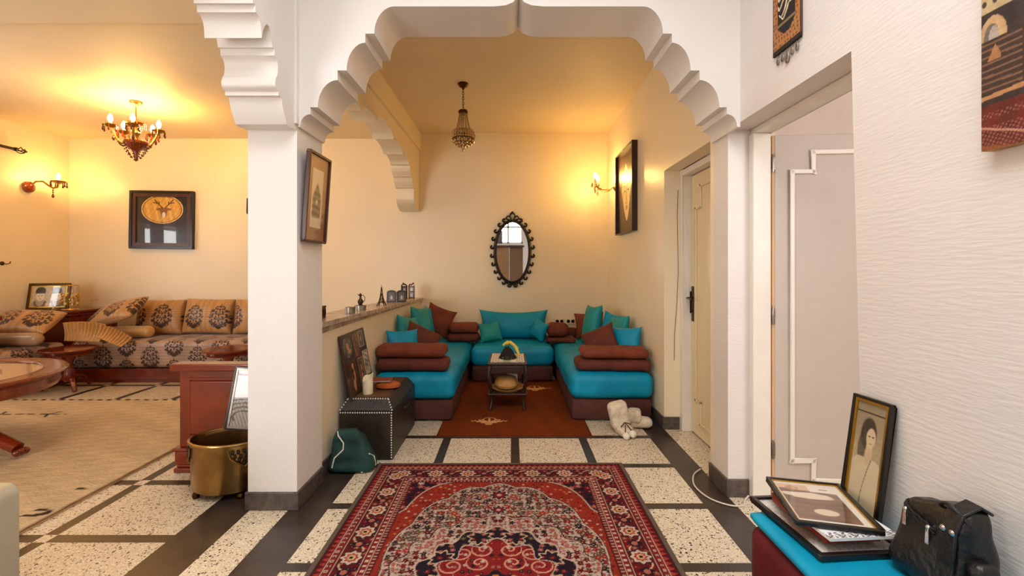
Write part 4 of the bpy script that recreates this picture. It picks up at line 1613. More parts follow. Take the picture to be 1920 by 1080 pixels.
# ---- fluffy slipper boots
def boot(name, label, loc, rot, tall=0.20, bow=True):
    t = thing(name, label, 'slipper', loc, rot, 'pair of fluffy slipper boots')
    def shp(X, P):
        X = X.copy()
        X[:, 0] += wob(X[:, 0], X[:, 1], X[:, 2], 5, 30) * 0.004
        X[:, 2] += wob(X[:, 0], X[:, 1], X[:, 2], 8, 26) * 0.004
        k = (X[:, 1] + 0.12) / 0.24
        X[:, 2] *= 1 - 0.25 * (1 - k).clip(0, 1)
        return X
    rbox('foot', (0.115, 0.20, 0.10), 0.045, M['fleece'], t, (12, 18, 10), 3, 0, 5, shape=shp, c=(0, -0.02, 0))
    def sh2(X, P):
        X = X.copy()
        X[:, 0] += wob(X[:, 0], X[:, 1], X[:, 2], 15, 24) * 0.006
        X[:, 1] += wob(X[:, 0], X[:, 1], X[:, 2], 18, 24) * 0.006
        return X
    sh = rbox('shaft', (0.145, 0.115, tall), 0.035, M['fleece'], t, (12, 12, 14), 6, 0, 5, shape=sh2, c=(0, 0.02, 0.04))
    if not bow:
        return t
    mb = MB()
    for dx in (-0.024, 0.028):
        mb.ball((dx, -0.135, 0.030), 0.027, 12, 9)
    mb.build('pompom', M['fluff'], t)
    mb = MB()
    mb.tube([(-0.024, -0.125, 0.05), (-0.01, -0.112, 0.085), (0.0, -0.09, 0.108), (0.014, -0.112, 0.085), (0.028, -0.125, 0.05)], 0.004, 6)
    mb.tube([(-0.04, -0.1, 0.092), (0, -0.085, 0.11), (0.042, -0.1, 0.092)], 0.005, 6)
    mb.build('lace_bow', M['frame_brown'], t)
    return t


boot('slipper_boot', 'cream fluffy slipper boot with two pompoms, shaft tipped left beside the right sofa', (0.865, 3.60, 0.004), (R(0), R(-13), R(8)))
boot('slipper_boot', 'cream fluffy slipper boot with its toe to the right, slumped behind the upright one', (1.005, 3.735, 0.004), (R(0), R(0), R(80)), 0.10, False)

# loose thin cord hanging on the door reveal and cable on the floor
cd = MB().tube([(1.318, D2b - 0.006, 1.90), (1.312, D2b - 0.006, 1.7), (1.316, D2b - 0.008, 1.45), (1.32, D2b - 0.006, 1.25), (1.308, D2b - 0.008, 1.0), (1.29, D2b - 0.006, 0.75), (1.288, D2b - 0.006, 0.55)], 0.0022, 6)
o = cd.build('hanging_cord', M['wire_dark'])
tag(o, 'thin brown cord running down the reveal of the closed door', 'cord')
pts = [(1.19, 2.93, 0.012), (1.12, 2.86, 0.006), (1.07, 2.72, 0.006), (1.09, 2.58, 0.006), (1.16, 2.50, 0.006), (1.235, 2.49, 0.006), (1.28, 2.55, 0.006), (1.315, 2.575, 0.02)]
sm_pts = []
for i in range(len(pts) - 1):
    p0, p1, p2, p3 = [Vector(pts[max(0, min(len(pts) - 1, i + k))]) for k in (-1, 0, 1, 2)]
    for q in range(6):
        t_ = q / 6
        sm_pts.append(0.5 * ((2 * p1) + (p2 - p0) * t_ + (2 * p0 - 5 * p1 + 4 * p2 - p3) * t_ ** 2 + (3 * p1 - p0 - 3 * p2 + p3) * t_ ** 3))
o = MB().tube(sm_pts, 0.0045, 8).build('white_cable', M['string'])
tag(o, 'white cable looping over the floor round the pier between the doors', 'cable')
# ================================================================== THE PATTERNED LOUNGE
def palmette(u, v):
    """one dark velvet palmette in a -1..1 cell, light scrolls showing through"""
    a = np.abs(u)
    b = v + 0.18
    r = np.hypot(a, np.where(b > 0, b * 0.74, b * 0.95))
    th = np.arctan2(a, b)
    edge = 0.80 * (1 - 0.13 * (1 - np.abs(np.sin(th * 5.5 + 0.35))))
    tip = (a < 0.16 * np.clip(1.15 - v, 0, 1)) & (v > 0.6) & (v < 1.1)
    foot = (a < 0.10) & (v < -0.8) & (v > -1.02)
    inside = (r < edge) | tip | foot
    # curls: paired spirals stacked up the middle, opening outward
    light = np.zeros_like(u, dtype=bool)
    for cx_, cy_, rad, w_ in ((0.20, 0.36, 0.15, 0.040), (0.46, 0.14, 0.17, 0.042), (0.22, -0.06, 0.16, 0.042), (0.50, -0.30, 0.17, 0.042), (0.22, -0.46, 0.16, 0.042), (0.13, 0.66, 0.10, 0.034)):
        q = np.hypot(a - cx_, v - cy_)
        t = np.arctan2(v - cy_, a - cx_)
        light |= (np.abs(q - rad * (0.78 + 0.22 * np.sin(t + 0.8))) < w_) & (np.cos(t - 2.2) > -0.75)
    light |= (np.abs(a - 0.055 - 0.03 * np.sin(v * 14)) < 0.022) & (v > -0.7) & (v < 0.75)
    for k_ in range(6):
        an = 0.45 + k_ * 0.42
        light |= (np.abs(th - an) < 0.035) & (r > 0.62)
    return inside & ~light


def damask(x, z, pw=0.36, ph=0.44, shift=True, sz=0.15):
    def lat(ox, oz):
        return palmette((np.mod(x + ox, pw) - pw / 2) / sz, (np.mod(z + oz, ph) - ph / 2) / sz)
    m = lat(0, 0)
    if shift:
        m = m | lat(pw / 2, ph / 2)
    return m.astype(float)


def brocade(x, z, base, dark=(52, 24, 20), **k):
    c = solid(x, base)
    w = np.sin((x + z) * 420) * np.sin((x - z) * 420)
    c = c * (1 + 0.13 * w)[..., None]
    return mixc(c, dark, damask(x, z, **k) * 0.95)


def brocade_gold(x, z):
    return brocade(x, z, (182, 136, 84), pw=0.30, ph=0.42, shift=False, sz=0.148)


# ---- sofa frames
def panel_arm(parent, w, h, d, name='arm_panel'):
    """carved end of a sofa: moulded foot, framed panel, top rail; local x across, y depth, z up"""
    mb = MB()
    mb.box(0, w, 0, d, 0.0, 0.03)
    mb.box(0.012, w - 0.012, 0.012, d, 0.03, 0.05)
    mb.box(0.004, w - 0.004, 0.004, d, 0.05, 0.135)
    mb.box(-0.006, w + 0.006, -0.006, d, 0.135, 0.155)
    mb.box(0.025, w - 0.025, 0.02, d, 0.155, h - 0.045)
    mb.box(-0.012, w + 0.012, -0.02, d + 0.012, h - 0.045, h)
    a = mb.build(name, M['red_wood'], parent, False, 0.008, seg=3)
    mb = MB()
    mb.box(0.10, w - 0.10, 0.004, 0.021, 0.24, h - 0.11)
    mb.build('raised_panel', M['red_wood'], a, False, 0.015, seg=3)
    mb = MB()
    for x0, x1, z0, z1 in ((0.085, w - 0.085, 0.222, 0.235), (0.085, w - 0.085, h - 0.105, h - 0.092), (0.085, 0.098, 0.235, h - 0.105), (w - 0.098, w - 0.085, 0.235, h - 0.105)):
        mb.box(x0, x1, 0.012, 0.021, z0, z1)
    mb.build('panel_bead', M['red_wood'], a, False, 0.003)
    return a


SH = 0.46    # seat height of the lounge


def wood_sofa(label, x0, x1, y0, y1, front, pad=0.0):
    """front: '-y', '+x' or '-x' is the open side"""
    t = thing('wooden_sofa', label, 'sofa', ((x0 + x1) / 2, (y0 + y1) / 2, 0), group='red wood sofas of the lounge')
    a, b = (x1 - x0) / 2, (y1 - y0) / 2
    mb = MB()
    mb.box(-a + 0.01, a - 0.01, -b + 0.01, b - 0.01, 0, 0.03).box(-a, a, -b, b, 0.03, 0.155).box(-a - 0.0, a, -b - 0.0, b, 0.14, 0.15)
    mb.build('plinth', M['red_wood'], t, False, 0.008, seg=3)
    cx_, cy_ = (x0 + x1) / 2, (y0 + y1) / 2
    def fn(x, y, z):
        if front == '-y':
            s, q = x + cx_, np.where(y < -b + 0.09, z, z + (y + b - 0.09) * 1.0)
        else:
            s, q = y + cy_, np.where((x > a - 0.09) if front == '+x' else (x < -a + 0.09), z, z + (a - 0.09 - np.abs(x)) * 1.0 + 0.0)
        # the light crossing threads read silvery on the drop, the weave itself is one cloth
        return brocade(s + 0.08, q * 1.0 - 0.155 + 0.02, (168, 140, 122), pw=0.53, ph=0.29, sz=0.135)
    n = (int(2 * a * 130), int(2 * b * 130), 50)
    rbox('mattress', (2 * a - 0.02, 2 * b - 0.02, SH - 0.155), 0.06, P_SATIN, t, n, 5, 0.004, 7, 0.012, fn=fn, c=(0, 0, 0.156))
    return t


wood_sofa('long patterned sofa on a red wood plinth against the lounge back wall', -4.98, -2.13, 5.19, 5.895, '-y')
s3 = wood_sofa('patterned sofa seen end-on with a carved red wood arm behind the brass tub', -2.11, -1.415, 2.93, 5.895, '-x')
ar = panel_arm(s3, 0.70, 0.685, 0.07)
ar.location = (-0.3525, -1.4825 - 0.035, 0)
s2 = wood_sofa('short patterned sofa by the lounge left wall, before the corner cabinet', -5.60, -4.94, 4.50, 5.175, '+x')
ar2 = panel_arm(s2, 0.64, 0.82, 0.06)
ar2.location = (-0.32, -0.34 - 0.07, 0)

# ---- cushions of the lounge
GL = 'patterned cushions of the lounge'


def lcush(label, x, y, z, w, h, t_, rot, seed, fn=brocade_gold, m=None, name='patterned_cushion', n=84, pinch=0.05, ox=0.0, oz=0.0, sup=None):
    f = (lambda a, b: fn(a + ox, b + oz)) if fn else None
    o = pillow(name, w, h, t_, m or P_SATIN, None, pinch, seed, 0.006, n, f, p=0.36)
    o.location = (x, y, z)
    o.rotation_euler = tuple(R(q) for q in rot)
    tag(o, label, 'cushion', GL)
    settle(o, lseat if sup is None else sup, lsoft, LBOX)
    lsoft.append(tree(o))
    return o


LBOX = (-5.62, 1, 5.9)
lsoft = []
lseat = tree(*[c for c in bpy.data.objects if c.name.startswith('wooden_sofa')])
lcush('patterned square cushion against the back wall, nearest the corner cabinet', -4.33, 5.72, 0.675, 0.57, 0.43, 0.22, (-12, 0, 2), 1, ox=0.07, oz=0.20)
lcush('middle patterned square cushion against the lounge back wall', -3.735, 5.725, 0.67, 0.60, 0.43, 0.22, (-12, 1, -1), 2, ox=-0.03, oz=0.22)
lcush('patterned square cushion against the back wall, partly hidden by the pillar', -3.13, 5.725, 0.672, 0.58, 0.43, 0.22, (-12, -1, 0), 3, ox=0.1, oz=0.21)
def lbolster(label, x, y, z, L, r, m, rz, seed, ry=0):
    o = rbox('satin_bolster', (L, 2 * r, 2 * r), r * 0.97, m, None, (28, 14, 14), seed, 0.004, 9)
    o.location = (x, y, z)
    o.rotation_euler = (0, R(ry), R(rz))
    tag(o, label, 'bolster', 'satin bolsters of the lounge')
    settle(o, lseat, lsoft, LBOX)
    lsoft.append(tree(o))
    return o


lb1 = lbolster('gold satin bolster under the frilled cushion on the long sofa', -4.50, 5.40, SH + 0.012, 0.62, 0.068, M['gold_satin'], 6, 3)
lb2 = lbolster('silvery satin bolster on the short sofa under the patterned cushion', -5.13, 4.80, SH + 0.012, 0.50, 0.068, M['silver_satin'], 6, 4)


lounge_sofas = [c for c in bpy.data.objects if c.name.startswith('wooden_sofa')]
# the cushions lying at the corner
lcush('patterned cushion with a frilled end lying aslant on the long sofa', -4.62, 5.42, 0.645, 0.66, 0.34, 0.17, (-52, -13, -10), 4, ox=0.1, oz=0.2, sup=tree(lb1, *lounge_sofas))
lcush('patterned cushion lying on the short sofa by the left wall', -5.22, 4.98, 0.62, 0.58, 0.36, 0.18, (-58, 3, 8), 5, ox=0.0, oz=0.2, sup=tree(lb2, *lounge_sofas))


# gathered frills behind the side table
def frill(name, label, w, h, loc, rot, m, folds, seed, flare=0.25):
    nu, nv = 140, 14
    u = np.linspace(-1, 1, nu)
    v = np.linspace(0, 1, nv)
    U, V = np.meshgrid(u, v, indexing='ij')
    rng = np.random.RandomState(seed)
    ph = rng.uniform(0, 6.28)
    y = np.sin(U * folds + ph + 0.6 * np.sin(U * 3)) * 0.012 * (0.15 + V) - 0.06 * (V - 0.5) ** 2
    x = U * w / 2 * (1 + flare * V)
    z = V * h - 0.02 * U ** 2 * V
    P = np.stack([x, y, z], -1)
    me = mesh_np(name, P.reshape(-1, 3), quads(nu, nv))
    o = finish(name, me, m, None, True, angle=80)
    so = o.modifiers.new('Solidify', 'SOLIDIFY')
    so.thickness = 0.008
    o.location = loc
    o.rotation_euler = tuple(R(q) for q in rot)
    return o


o = frill('frilled_cushion_end', 'golden gathered frill standing behind the small round table', 0.36, 0.215, (-4.72, 5.10, 0.475), (-8, 3, 4), M['ruffle'], 34, 2)
tag(o, 'golden gathered frill of a cushion standing behind the small round table', 'cushion frill', 'gathered frills by the corner')
o = frill('frilled_cushion_end', '', 0.28, 0.15, (-4.40, 5.06, 0.475), (-24, 26, 8), M['straw'], 30, 5)
tag(o, 'cream gathered frill at the end of the aslant patterned cushion', 'cushion frill', 'gathered frills by the corner')

# ---- corner cabinet
kb = thing('corner_cabinet', 'red-brown wooden cabinet in the corner of the lounge', 'cabinet', (-5.315, 5.57, 0))
a, b = 0.315, 0.325
MB().box(-a + 0.015, a - 0.015, -b + 0.015, b - 0.005, 0, 0.70).build('carcass', M['red_wood'], kb, False, 0.004)
mb = MB()
mb.box(-a + 0.01, a - 0.01, -b + 0.01, b - 0.003, 0.70, 0.72).box(-a + 0.004, a - 0.004, -b + 0.004, b - 0.003, 0.735, 0.755)
mb.box(-a, a, -b, b - 0.003, 0.765, 0.795).box(-a + 0.02, a - 0.02, -b + 0.02, b - 0.005, 0.72, 0.765)
mb.build('cornice_top', M['red_wood'], kb, False, 0.006, seg=3)
for s in (-1, 1):
    mb = MB().box(0.01 if s > 0 else -a + 0.03, a - 0.03 if s > 0 else -0.01, -b + 0.004, -b + 0.016, 0.06, 0.67)
    d_ = mb.build('door', M['red_wood'], kb, False, 0.006)
    MB().ball((s * 0.035, -b - 0.006, 0.4), 0.012).build('knob', M['brass'], d_)
CT = 0.7965


def couple_fn(x, z):
    c = solid(x, (206, 186, 152)) * (1 + 0.08 * wob(x * 9, z * 9, 0 * x, 2, 5))[..., None]
    for sx in (-0.085, 0.075):
        u = x - sx
        # shoulders, face, tall dark cap, in old sepia tones
        c = mixc(c, (176, 152, 116), (np.hypot(u / 0.085, (z + 0.115) / 0.085) < 1).astype(float))
        c = mixc(c, (96, 66, 40), ((np.abs(np.hypot(u / 0.05, (z + 0.06) / 0.065) - 1) < 0.25) & (z < -0.05)).astype(float) * 0.8)
        c = mixc(c, (232, 214, 180), sm(1.1, 0.9, np.hypot(u / 0.040, (z - 0.005) / 0.056)))
        c = mixc(c, (46, 32, 24), ((np.hypot(u / 0.050, (z - 0.062) / 0.050) < 1) & (z > 0.035)).astype(float))
        for e in (-0.015, 0.015):
            c = mixc(c, (90, 66, 46), sm(1.2, 0.7, np.hypot((u - e) / 0.007, (z - 0.010) / 0.005)))
        c = mixc(c, (150, 110, 84), sm(1.2, 0.7, np.hypot(u / 0.012, (z + 0.028) / 0.004)))
    c = mixc(c, (228, 206, 168), ((np.hypot((x + 0.0) / 0.03, (z + 0.09) / 0.02)) < 1).astype(float))
    return c


picture('standing_photo', 'framed sepia photograph of two people in dark caps on the corner cabinet', 'photo frame', 0.41, 0.31, 0.028, 0.02, M['dark_brass'],
        couple_fn, 220, lip=(0.01, 0.0, M['gold']), loc=(-5.36, 5.36, CT + 0.001), rot=(R(-9), 0, R(12)))
vs_ = MB().lathe([(0, 0.0), (0.068, 0.0), (0.074, 0.012), (0.060, 0.03), (0.066, 0.045), (0.078, 0.27), (0.084, 0.285), (0.076, 0.285), (0.070, 0.25), (0.058, 0.05), (0, 0.04)], 28)
vt = thing('glass_vase', 'clear glass vase with gilt leaves beside the sepia photograph', 'vase', (-5.075, 5.33, CT + 0.001))
vs_.build('body', M['glass_thin'], vt)
mb = MB()
for k in range(12):
    an = 2 * PI * k / 12
    for z in (0.09, 0.14, 0.175):
        an2 = an + z * 9
        r = 0.074
        mb.ball((r * math.cos(an2), r * math.sin(an2), z + 0.02 * math.sin(k * 2.1)), 0.012, 6, 5, (0.8, 0.8, 1.7))
mb.build('gilt_leaves', M['gold'], vt)
mb = MB()
mb.tube([(0.080 * math.cos(2 * PI * k / 32), 0.080 * math.sin(2 * PI * k / 32), 0.285) for k in range(32)], 0.004, 6, True)
mb.tube([(0.071 * math.cos(2 * PI * k / 32), 0.071 * math.sin(2 * PI * k / 32), 0.008) for k in range(32)], 0.008, 6, True)
mb.build('gilt_rim', M['gold'], vt)
g2 = thing('small_glass', 'small gilt-rimmed drinking glass at the far edge of the corner cabinet', 'glass', (-5.055, 5.62, CT + 0.001))
MB().lathe([(0, 0), (0.026, 0), (0.028, 0.01), (0.024, 0.05), (0.031, 0.10), (0.028, 0.10), (0.021, 0.05), (0.022, 0.014), (0, 0.012)], 20).build('body', M['glass_thin'], g2)
MB().tube([(0.0305 * math.cos(2 * PI * k / 24), 0.0305 * math.sin(2 * PI * k / 24), 0.10) for k in range(24)], 0.0025, 6, True).build('gilt_rim', M['gold'], g2)
g3 = MB().lathe([(0, 0), (0.028, 0), (0.030, 0.008), (0.016, 0.014), (0.020, 0.03), (0.016, 0.042), (0, 0.046)], 18)
o = g3.build('glass_ornament', M['crystal'])
o.location = (-5.21, 5.275, CT + 0.001)
tag(o, 'tiny glass ornament before the sepia photograph', 'ornament')


# ---- pedestal tables
def pedestal_table(label, x, y):
    t = thing('pedestal_table', label, 'table', (x, y, 0), group='small round red wood tables')
    MB().lathe([(0, 0.375), (0.195, 0.375), (0.20, 0.385), (0.19, 0.395), (0.21, 0.41), (0.235, 0.42), (0.24, 0.432), (0.232, 0.442), (0, 0.444)], 40).build('tabletop', M['red_wood'], t)
    MB().lathe([(0, 0.09), (0.04, 0.09), (0.055, 0.12), (0.06, 0.16), (0.042, 0.22), (0.034, 0.28), (0.05, 0.33), (0.07, 0.375), (0, 0.375)], 24).build('pedestal', M['red_wood'], t)
    for k in range(3):
        an = R(-35 + 120 * k)
        pts, rs = [], []
        for q in range(9):
            f = q / 8
            r = 0.035 + 0.19 * f
            z = 0.135 + 0.02 * math.sin(f * PI) - 0.115 * f ** 1.6
            pts.append((r * math.cos(an), r * math.sin(an), z))
            rs.append(0.03 - 0.010 * f)
        MB().tube(pts, rs, 10).build('leg', M['red_wood'], t)
    return t


pt = pedestal_table('small round red wood table before the corner cushions', -4.66, 4.88)
dup(pt, (-2.97, 4.86, 0), (0, 0, R(50)), 'small round red wood table seen just above the carved sofa arm')

# ---- big round coffee table
cf = thing('coffee_table', 'large round red wood coffee table with a glass inset, cut by the left edge', 'table', (-3.98, 3.10, 0))
RT = 0.735
mb = MB()
mb.lathe([(RT - 0.14, 0.485), (RT - 0.03, 0.485), (RT, 0.497), (RT + 0.006, 0.51), (RT - 0.006, 0.522), (RT - 0.10, 0.524), (RT - 0.135, 0.520), (RT - 0.14, 0.50), (RT - 0.14, 0.485)], 72)
mb.build('rim', M['red_wood'], cf)
MB().lathe([(0, 0.494), (RT - 0.14, 0.494), (RT - 0.14, 0.502), (0, 0.502)], 64).build('top_board', M['raw_wood'], cf, True, angle=30)
MB().lathe([(0, 0.512), (RT - 0.13, 0.512), (RT - 0.13, 0.518), (0, 0.518)], 64).build('glass_inset', M['glass_thin'], cf, True, angle=30)
mb = MB()
mb.lathe([(RT - 0.10, 0.40), (RT - 0.05, 0.40), (RT - 0.035, 0.43), (RT - 0.045, 0.47), (RT - 0.03, 0.486), (RT - 0.12, 0.486)], 72)
mb.build('apron', M['red_wood'], cf)
MB().lathe([(0, 0.10), (0.07, 0.10), (0.12, 0.15), (0.15, 0.22), (0.10, 0.30), (0.08, 0.36), (0.14, 0.44), (0.25, 0.484), (0, 0.484)], 32).build('pedestal', M['red_wood'], cf)
for k in range(3):
    an = R(0 + 120 * k)
    pts, rs = [], []
    for q in range(13):
        f = q / 12
        r = 0.06 + 0.62 * f
        z = 0.21 - 0.02 * f - 0.132 * f ** 1.5 + 0.02 * math.sin(f * PI)
        pts.append((r * math.cos(an), r * math.sin(an), z))
        rs.append(0.062 - 0.024 * f)
    mb = MB()
    mb.tube(pts, rs, 12)
    lg = mb.build('leg', M['red_wood'], cf)
    mb = MB()
    ex, ey = math.cos(an), math.sin(an)
    for s in (-1, 0, 1):
        mb.ball((0.70 * ex - s * 0.026 * ey, 0.70 * ey + s * 0.026 * ex, 0.035), 0.025, 8, 6, (1, 1, 1.0))
    mb.build('carved_claw', M['red_wood'], lg)

# ---- shaggy cream carpet
CZ = 0.016


def carpet_fn(x, y):
    c = solid(x, (202, 178, 142))
    n1 = wob(x, y * 2.2, 0 * x, 31, 26)
    n2 = wob(x, y, 0 * x, 32, 60)
    c = c * (1 + 0.05 * n1 + 0.05 * n2)[..., None]
    def marks(cx_, cy_, s, seed):
        nonlocal c
        m = (np.abs(np.abs(x - cx_) - 0.25 * s - 0.6 * np.abs(y - cy_)) < 0.014) & (np.abs(y - cy_) < 0.10 * s)
        m |= (np.abs(y - cy_) < 0.012) & (np.abs(x - cx_) < 0.45 * s) & (np.sin(x * 60) > -0.6)
        c = mixc(c, (44, 30, 24), m * 0.9)
    marks(-4.22, 4.02, 0.8, 1)
    m = (np.abs(np.hypot((x + 2.46) / 0.06, (y - 2.40) / 0.03) - 1) < 0.25) & (x > -2.50)
    m |= (np.hypot((x + 2.47) / 0.04, (y - 2.66) / 0.010 + 8 * (x + 2.47)) < 1)
    m |= (np.abs(y - 2.38 - 0.4 * (x + 2.46)) < 0.008) & (np.abs(x + 2.46) < 0.07)
    c = mixc(c, (50, 34, 26), m * 0.9)
    # black and cream bound back edge
    e = (y > 4.44)
    c = mixc(c, (40, 30, 26), (e & (np.sin(x * 70 + y * 40) > -0.1)) * 0.85)
    e2 = (x > -2.375)
    return mixc(c, (150, 118, 84), e2 * 0.8)


cp = thing('shaggy_carpet', 'thick cream wool carpet with sparse black marks in the lounge', 'carpet', (0, 0, 0))
X0, X1, Y0, Y1 = -4.9, -2.36, 0.9, 4.48
sheet('pile', X1 - X0, Y1 - Y0, 90, lambda x, z: carpet_fn(x + (X0 + X1) / 2, z + (Y0 + Y1) / 2), P_SHAG, cp,
      put=lambda x, z: np.stack([x + (X0 + X1) / 2, z + (Y0 + Y1) / 2, CZ + 0.002 * wob(x, z, 0 * x, 77, 50)], -1))
MB().box(X0, X1, Y0, Y1, 0.0008, CZ - 0.005).build('edge', M['gold_satin'], cp, False)
# furniture stands on the carpet
cf.location.z = CZ + 0.004


# ---- antique-style wall picture: gilt oval plate in a deep dark box frame
def oval_fn(x, z):
    c = solid(x, (34, 22, 18))
    z0 = 0.135
    r = np.hypot(x / 0.265, (z - z0) / 0.18)
    g = mixc(solid(x, (196, 142, 52)), (232, 186, 92), 0.5 + 0.5 * wob(x * 8, z * 8, 0 * x, 3, 5))
    c = np.where((r < 1)[..., None], g, c)
    c = mixc(c, (120, 76, 24), ((r > 0.90) & (r < 0.95)).astype(float))
    c = mixc(c, (236, 200, 110), ((r > 0.96) & (r < 1.0)).astype(float))
    # stag head in relief
    u, v = np.abs(x - 0.02), z - z0
    head = (u < 0.03 + 0.25 * (v + 0.09)) & (v < 0.02) & (v > -0.095)
    head |= (np.hypot((u - 0.06) / 0.04, (v - 0.0) / 0.014) < 1)
    c = mixc(c, (122, 74, 34), head.astype(float) * 0.9)
    ant = (np.abs(v - 0.02 - 1.0 * (u - 0.02)) < 0.009) & (u > 0.015) & (u < 0.125)
    ant |= (np.abs(v - 0.075 - 0.15 * (u - 0.07)) < 0.007) & (u > 0.065) & (u < 0.135)
    ant |= (np.abs(u - 0.06) < 0.006) & (v > 0.05) & (v < 0.10)
    c = mixc(c, (70, 40, 18), ant.astype(float) * 0.9)
    c = mixc(c, (236, 226, 206), (np.hypot(u / 0.022, (v + 0.07) / 0.035) < 1).astype(float) * 0.9)
    return c


picture('oval_relief_picture', 'dark framed gilt oval relief of a stag head on the lounge back wall', 'picture', 0.80, 0.735, 0.03, 0.05, M['black_frame'],
        oval_fn, 200, lip=(0.045, 0.0, M['frame_brown']), loc=(-4.44, YW - 0.004, 1.525), rot=(R(0.3), R(0.8), 0))
picture('narrow_picture', 'dark framed picture almost hidden behind the pillar on the lounge back wall', 'picture', 0.3, 0.20, 0.02, 0.02, M['black_frame'],
        small_photo, 120, loc=(-3.22, YW - 0.001, 1.97))


# ---- chandelier with amber arms
lc = thing('amber_chandelier', 'lit gold chandelier with amber glass arms and dark bead swags', 'chandelier', (-3.72, 4.59, ZS))
zz = lambda py: H - (py - 503) / F * 4.59 - ZS
mb = MB()
mb.lathe([(0, 0), (0.05, 0), (0.055, -0.012), (0.04, -0.026), (0.02, -0.032), (0.008, -0.05), (0, -0.05)], 20)
mb.build('ceiling_canopy', M['brass'], lc)
MB().tube([(0, 0, -0.04), (0, 0, zz(226))], 0.006, 8).build('rod', M['brass'], lc)
mb = MB()
mb.lathe([(0, zz(224)), (0.02, zz(224)), (0.075, zz(229)), (0.078, zz(231)), (0.03, zz(235)), (0.022, zz(240)), (0.035, zz(245)), (0.04, zz(250)), (0.02, zz(256)), (0.02, zz(262)), (0, zz(262))], 24)
mb.build('stem', M['brass'], lc)
mb = MB()
mb.lathe([(0, zz(260)), (0.03, zz(260)), (0.10, zz(266)), (0.105, zz(270)), (0.07, zz(278)), (0.03, zz(283)), (0.014, zz(292)), (0.018, zz(297)), (0, zz(304))], 24)
mb.build('amber_bowl', M['amber_glass'], lc)
mb = MB()
for k in range(8):
    an = 2 * PI * k / 8
    for z_, r_ in ((zz(233), 0.076), (zz(237), 0.076), (zz(241), 0.075)):
        mb.ball((r_ * math.cos(an), r_ * math.sin(an), z_), 0.0075, 6, 5, (0.8, 0.8, 1.3))
mb.build('upper_drops', M['dark_bead'], lc)
for k in range(5):
    an = 2 * PI * k / 5 + R(14)
    ex, ey = math.cos(an), math.sin(an)
    zl, zu = zz(268), zz(254)
    pts = []
    for q in range(14):
        f = q / 13
        r = 0.05 + 0.145 * f
        z = zz(262) - 0.055 * math.sin(f * PI * 1.25) * (1 if f < 0.8 else 1) + 0.035 * f ** 3
        pts.append((r * ex, r * ey, z))
    ze = pts[-1][2]
    ar_ = MB().tube(pts, 0.0105, 8).build('arm', M['gold'], lc)
    R0 = 0.195
    mb = MB()
    mb.lathe([(0, ze - 0.004), (0.016, ze), (0.05, ze + 0.018), (0.06, ze + 0.03), (0.055, ze + 0.03), (0.016, ze + 0.014), (0, ze + 0.014)], 20, (R0 * ex, R0 * ey, 0))
    mb.build('candle_cup', M['gold'], ar_)
    MB().lathe([(0, ze + 0.014), (0.013, ze + 0.014), (0.013, ze + 0.055), (0, ze + 0.055)], 12, (R0 * ex, R0 * ey, 0)).build('candle_sleeve', M['ivory_plastic'], ar_)
    MB().lathe([(0, ze + 0.052), (0.009, ze + 0.055), (0.021, ze + 0.08), (0.018, ze + 0.105), (0.006, ze + 0.13), (0, ze + 0.135)], 14, (R0 * ex, R0 * ey, 0)).build('candle_bulb', M['bulb'], ar_)
    for q in range(6):
        mb = MB()
        a2 = 2 * PI * q / 6
        bx, by = R0 * ex + 0.056 * math.cos(a2), R0 * ey + 0.056 * math.sin(a2)
        for i, dz in enumerate((0.016, 0.0, -0.02)):
            mb.ball((bx, by, ze + dz), 0.0075 if i < 2 else 0.011, 6, 5, (0.85, 0.85, 1.3 if i < 2 else 1.7))
        mb.tube([(bx, by, ze + 0.026), (bx, by, ze - 0.02)], 0.002, 5)
        mb.build('cup_drop', M['dark_bead'], ar_)
    mb = MB()
    # bead swag from the bowl to the cup
    for q in range(15):
        f = q / 14
        r = 0.06 + 0.12 * f
        z = zz(272) + (ze - 0.01 - zz(272)) * f - 0.075 * math.sin(f * PI)
        mb.ball((r * ex, r * ey, z), 0.0078, 6, 5)
    for i in range(4):
        mb.ball((0.17 * ex, 0.17 * ey, ze - 0.03 - 0.022 * i), 0.008 if i < 3 else 0.016, 6, 5, (0.85, 0.85, 1.4))
    mb.build('bead_swag', M['dark_bead'], ar_)
mb = MB()
for k in range(10):
    an = 2 * PI * k / 10
    for q in range(7):
        f = q / 6
        r = 0.098 * (1 - f) ** 0.7 + 0.012
        mb.ball((r * math.cos(an), r * math.sin(an), zz(272) + (zz(300) - zz(272)) * f), 0.0078, 6, 5)
mb.build('bead_basket', M['dark_bead'], lc)

# ---- sconce on the left wall
ls = thing('amber_sconce', 'lit wall lamp with an amber disc and curved arm on the lounge left wall', 'wall lamp', (XS, 5.40, 2.225))
mb = MB()
mb.lathe([(0, 0), (0.06, 0), (0.068, 0.012), (0.062, 0.035), (0.035, 0.055), (0, 0.06)], 24, X=Matrix.Rotation(R(90), 4, 'Y'))
mb.build('wall_disc', M['amber_glass'], ls)
pts = [(0.04, 0, 0.02), (0.08, 0.02, 0.07), (0.13, 0.05, 0.075), (0.17, 0.08, 0.03), (0.20, 0.10, 0.005), (0.235, 0.12, 0.02), (0.24, 0.125, 0.06)]
am = MB().tube(pts, 0.011, 8).build('arm', M['gold'], ls)
ex, ey, ez = 0.24, 0.125, 0.06
MB().lathe([(0, 0), (0.016, 0), (0.07, 0.018), (0.078, 0.03), (0.07, 0.03), (0.016, 0.014), (0, 0.014)], 22, (ex, ey, ez)).build('candle_cup', M['gold'], am)
MB().lathe([(0, 0.014), (0.012, 0.014), (0.012, 0.05), (0, 0.05)], 12, (ex, ey, ez)).build('candle_sleeve', M['ivory_plastic'], am)
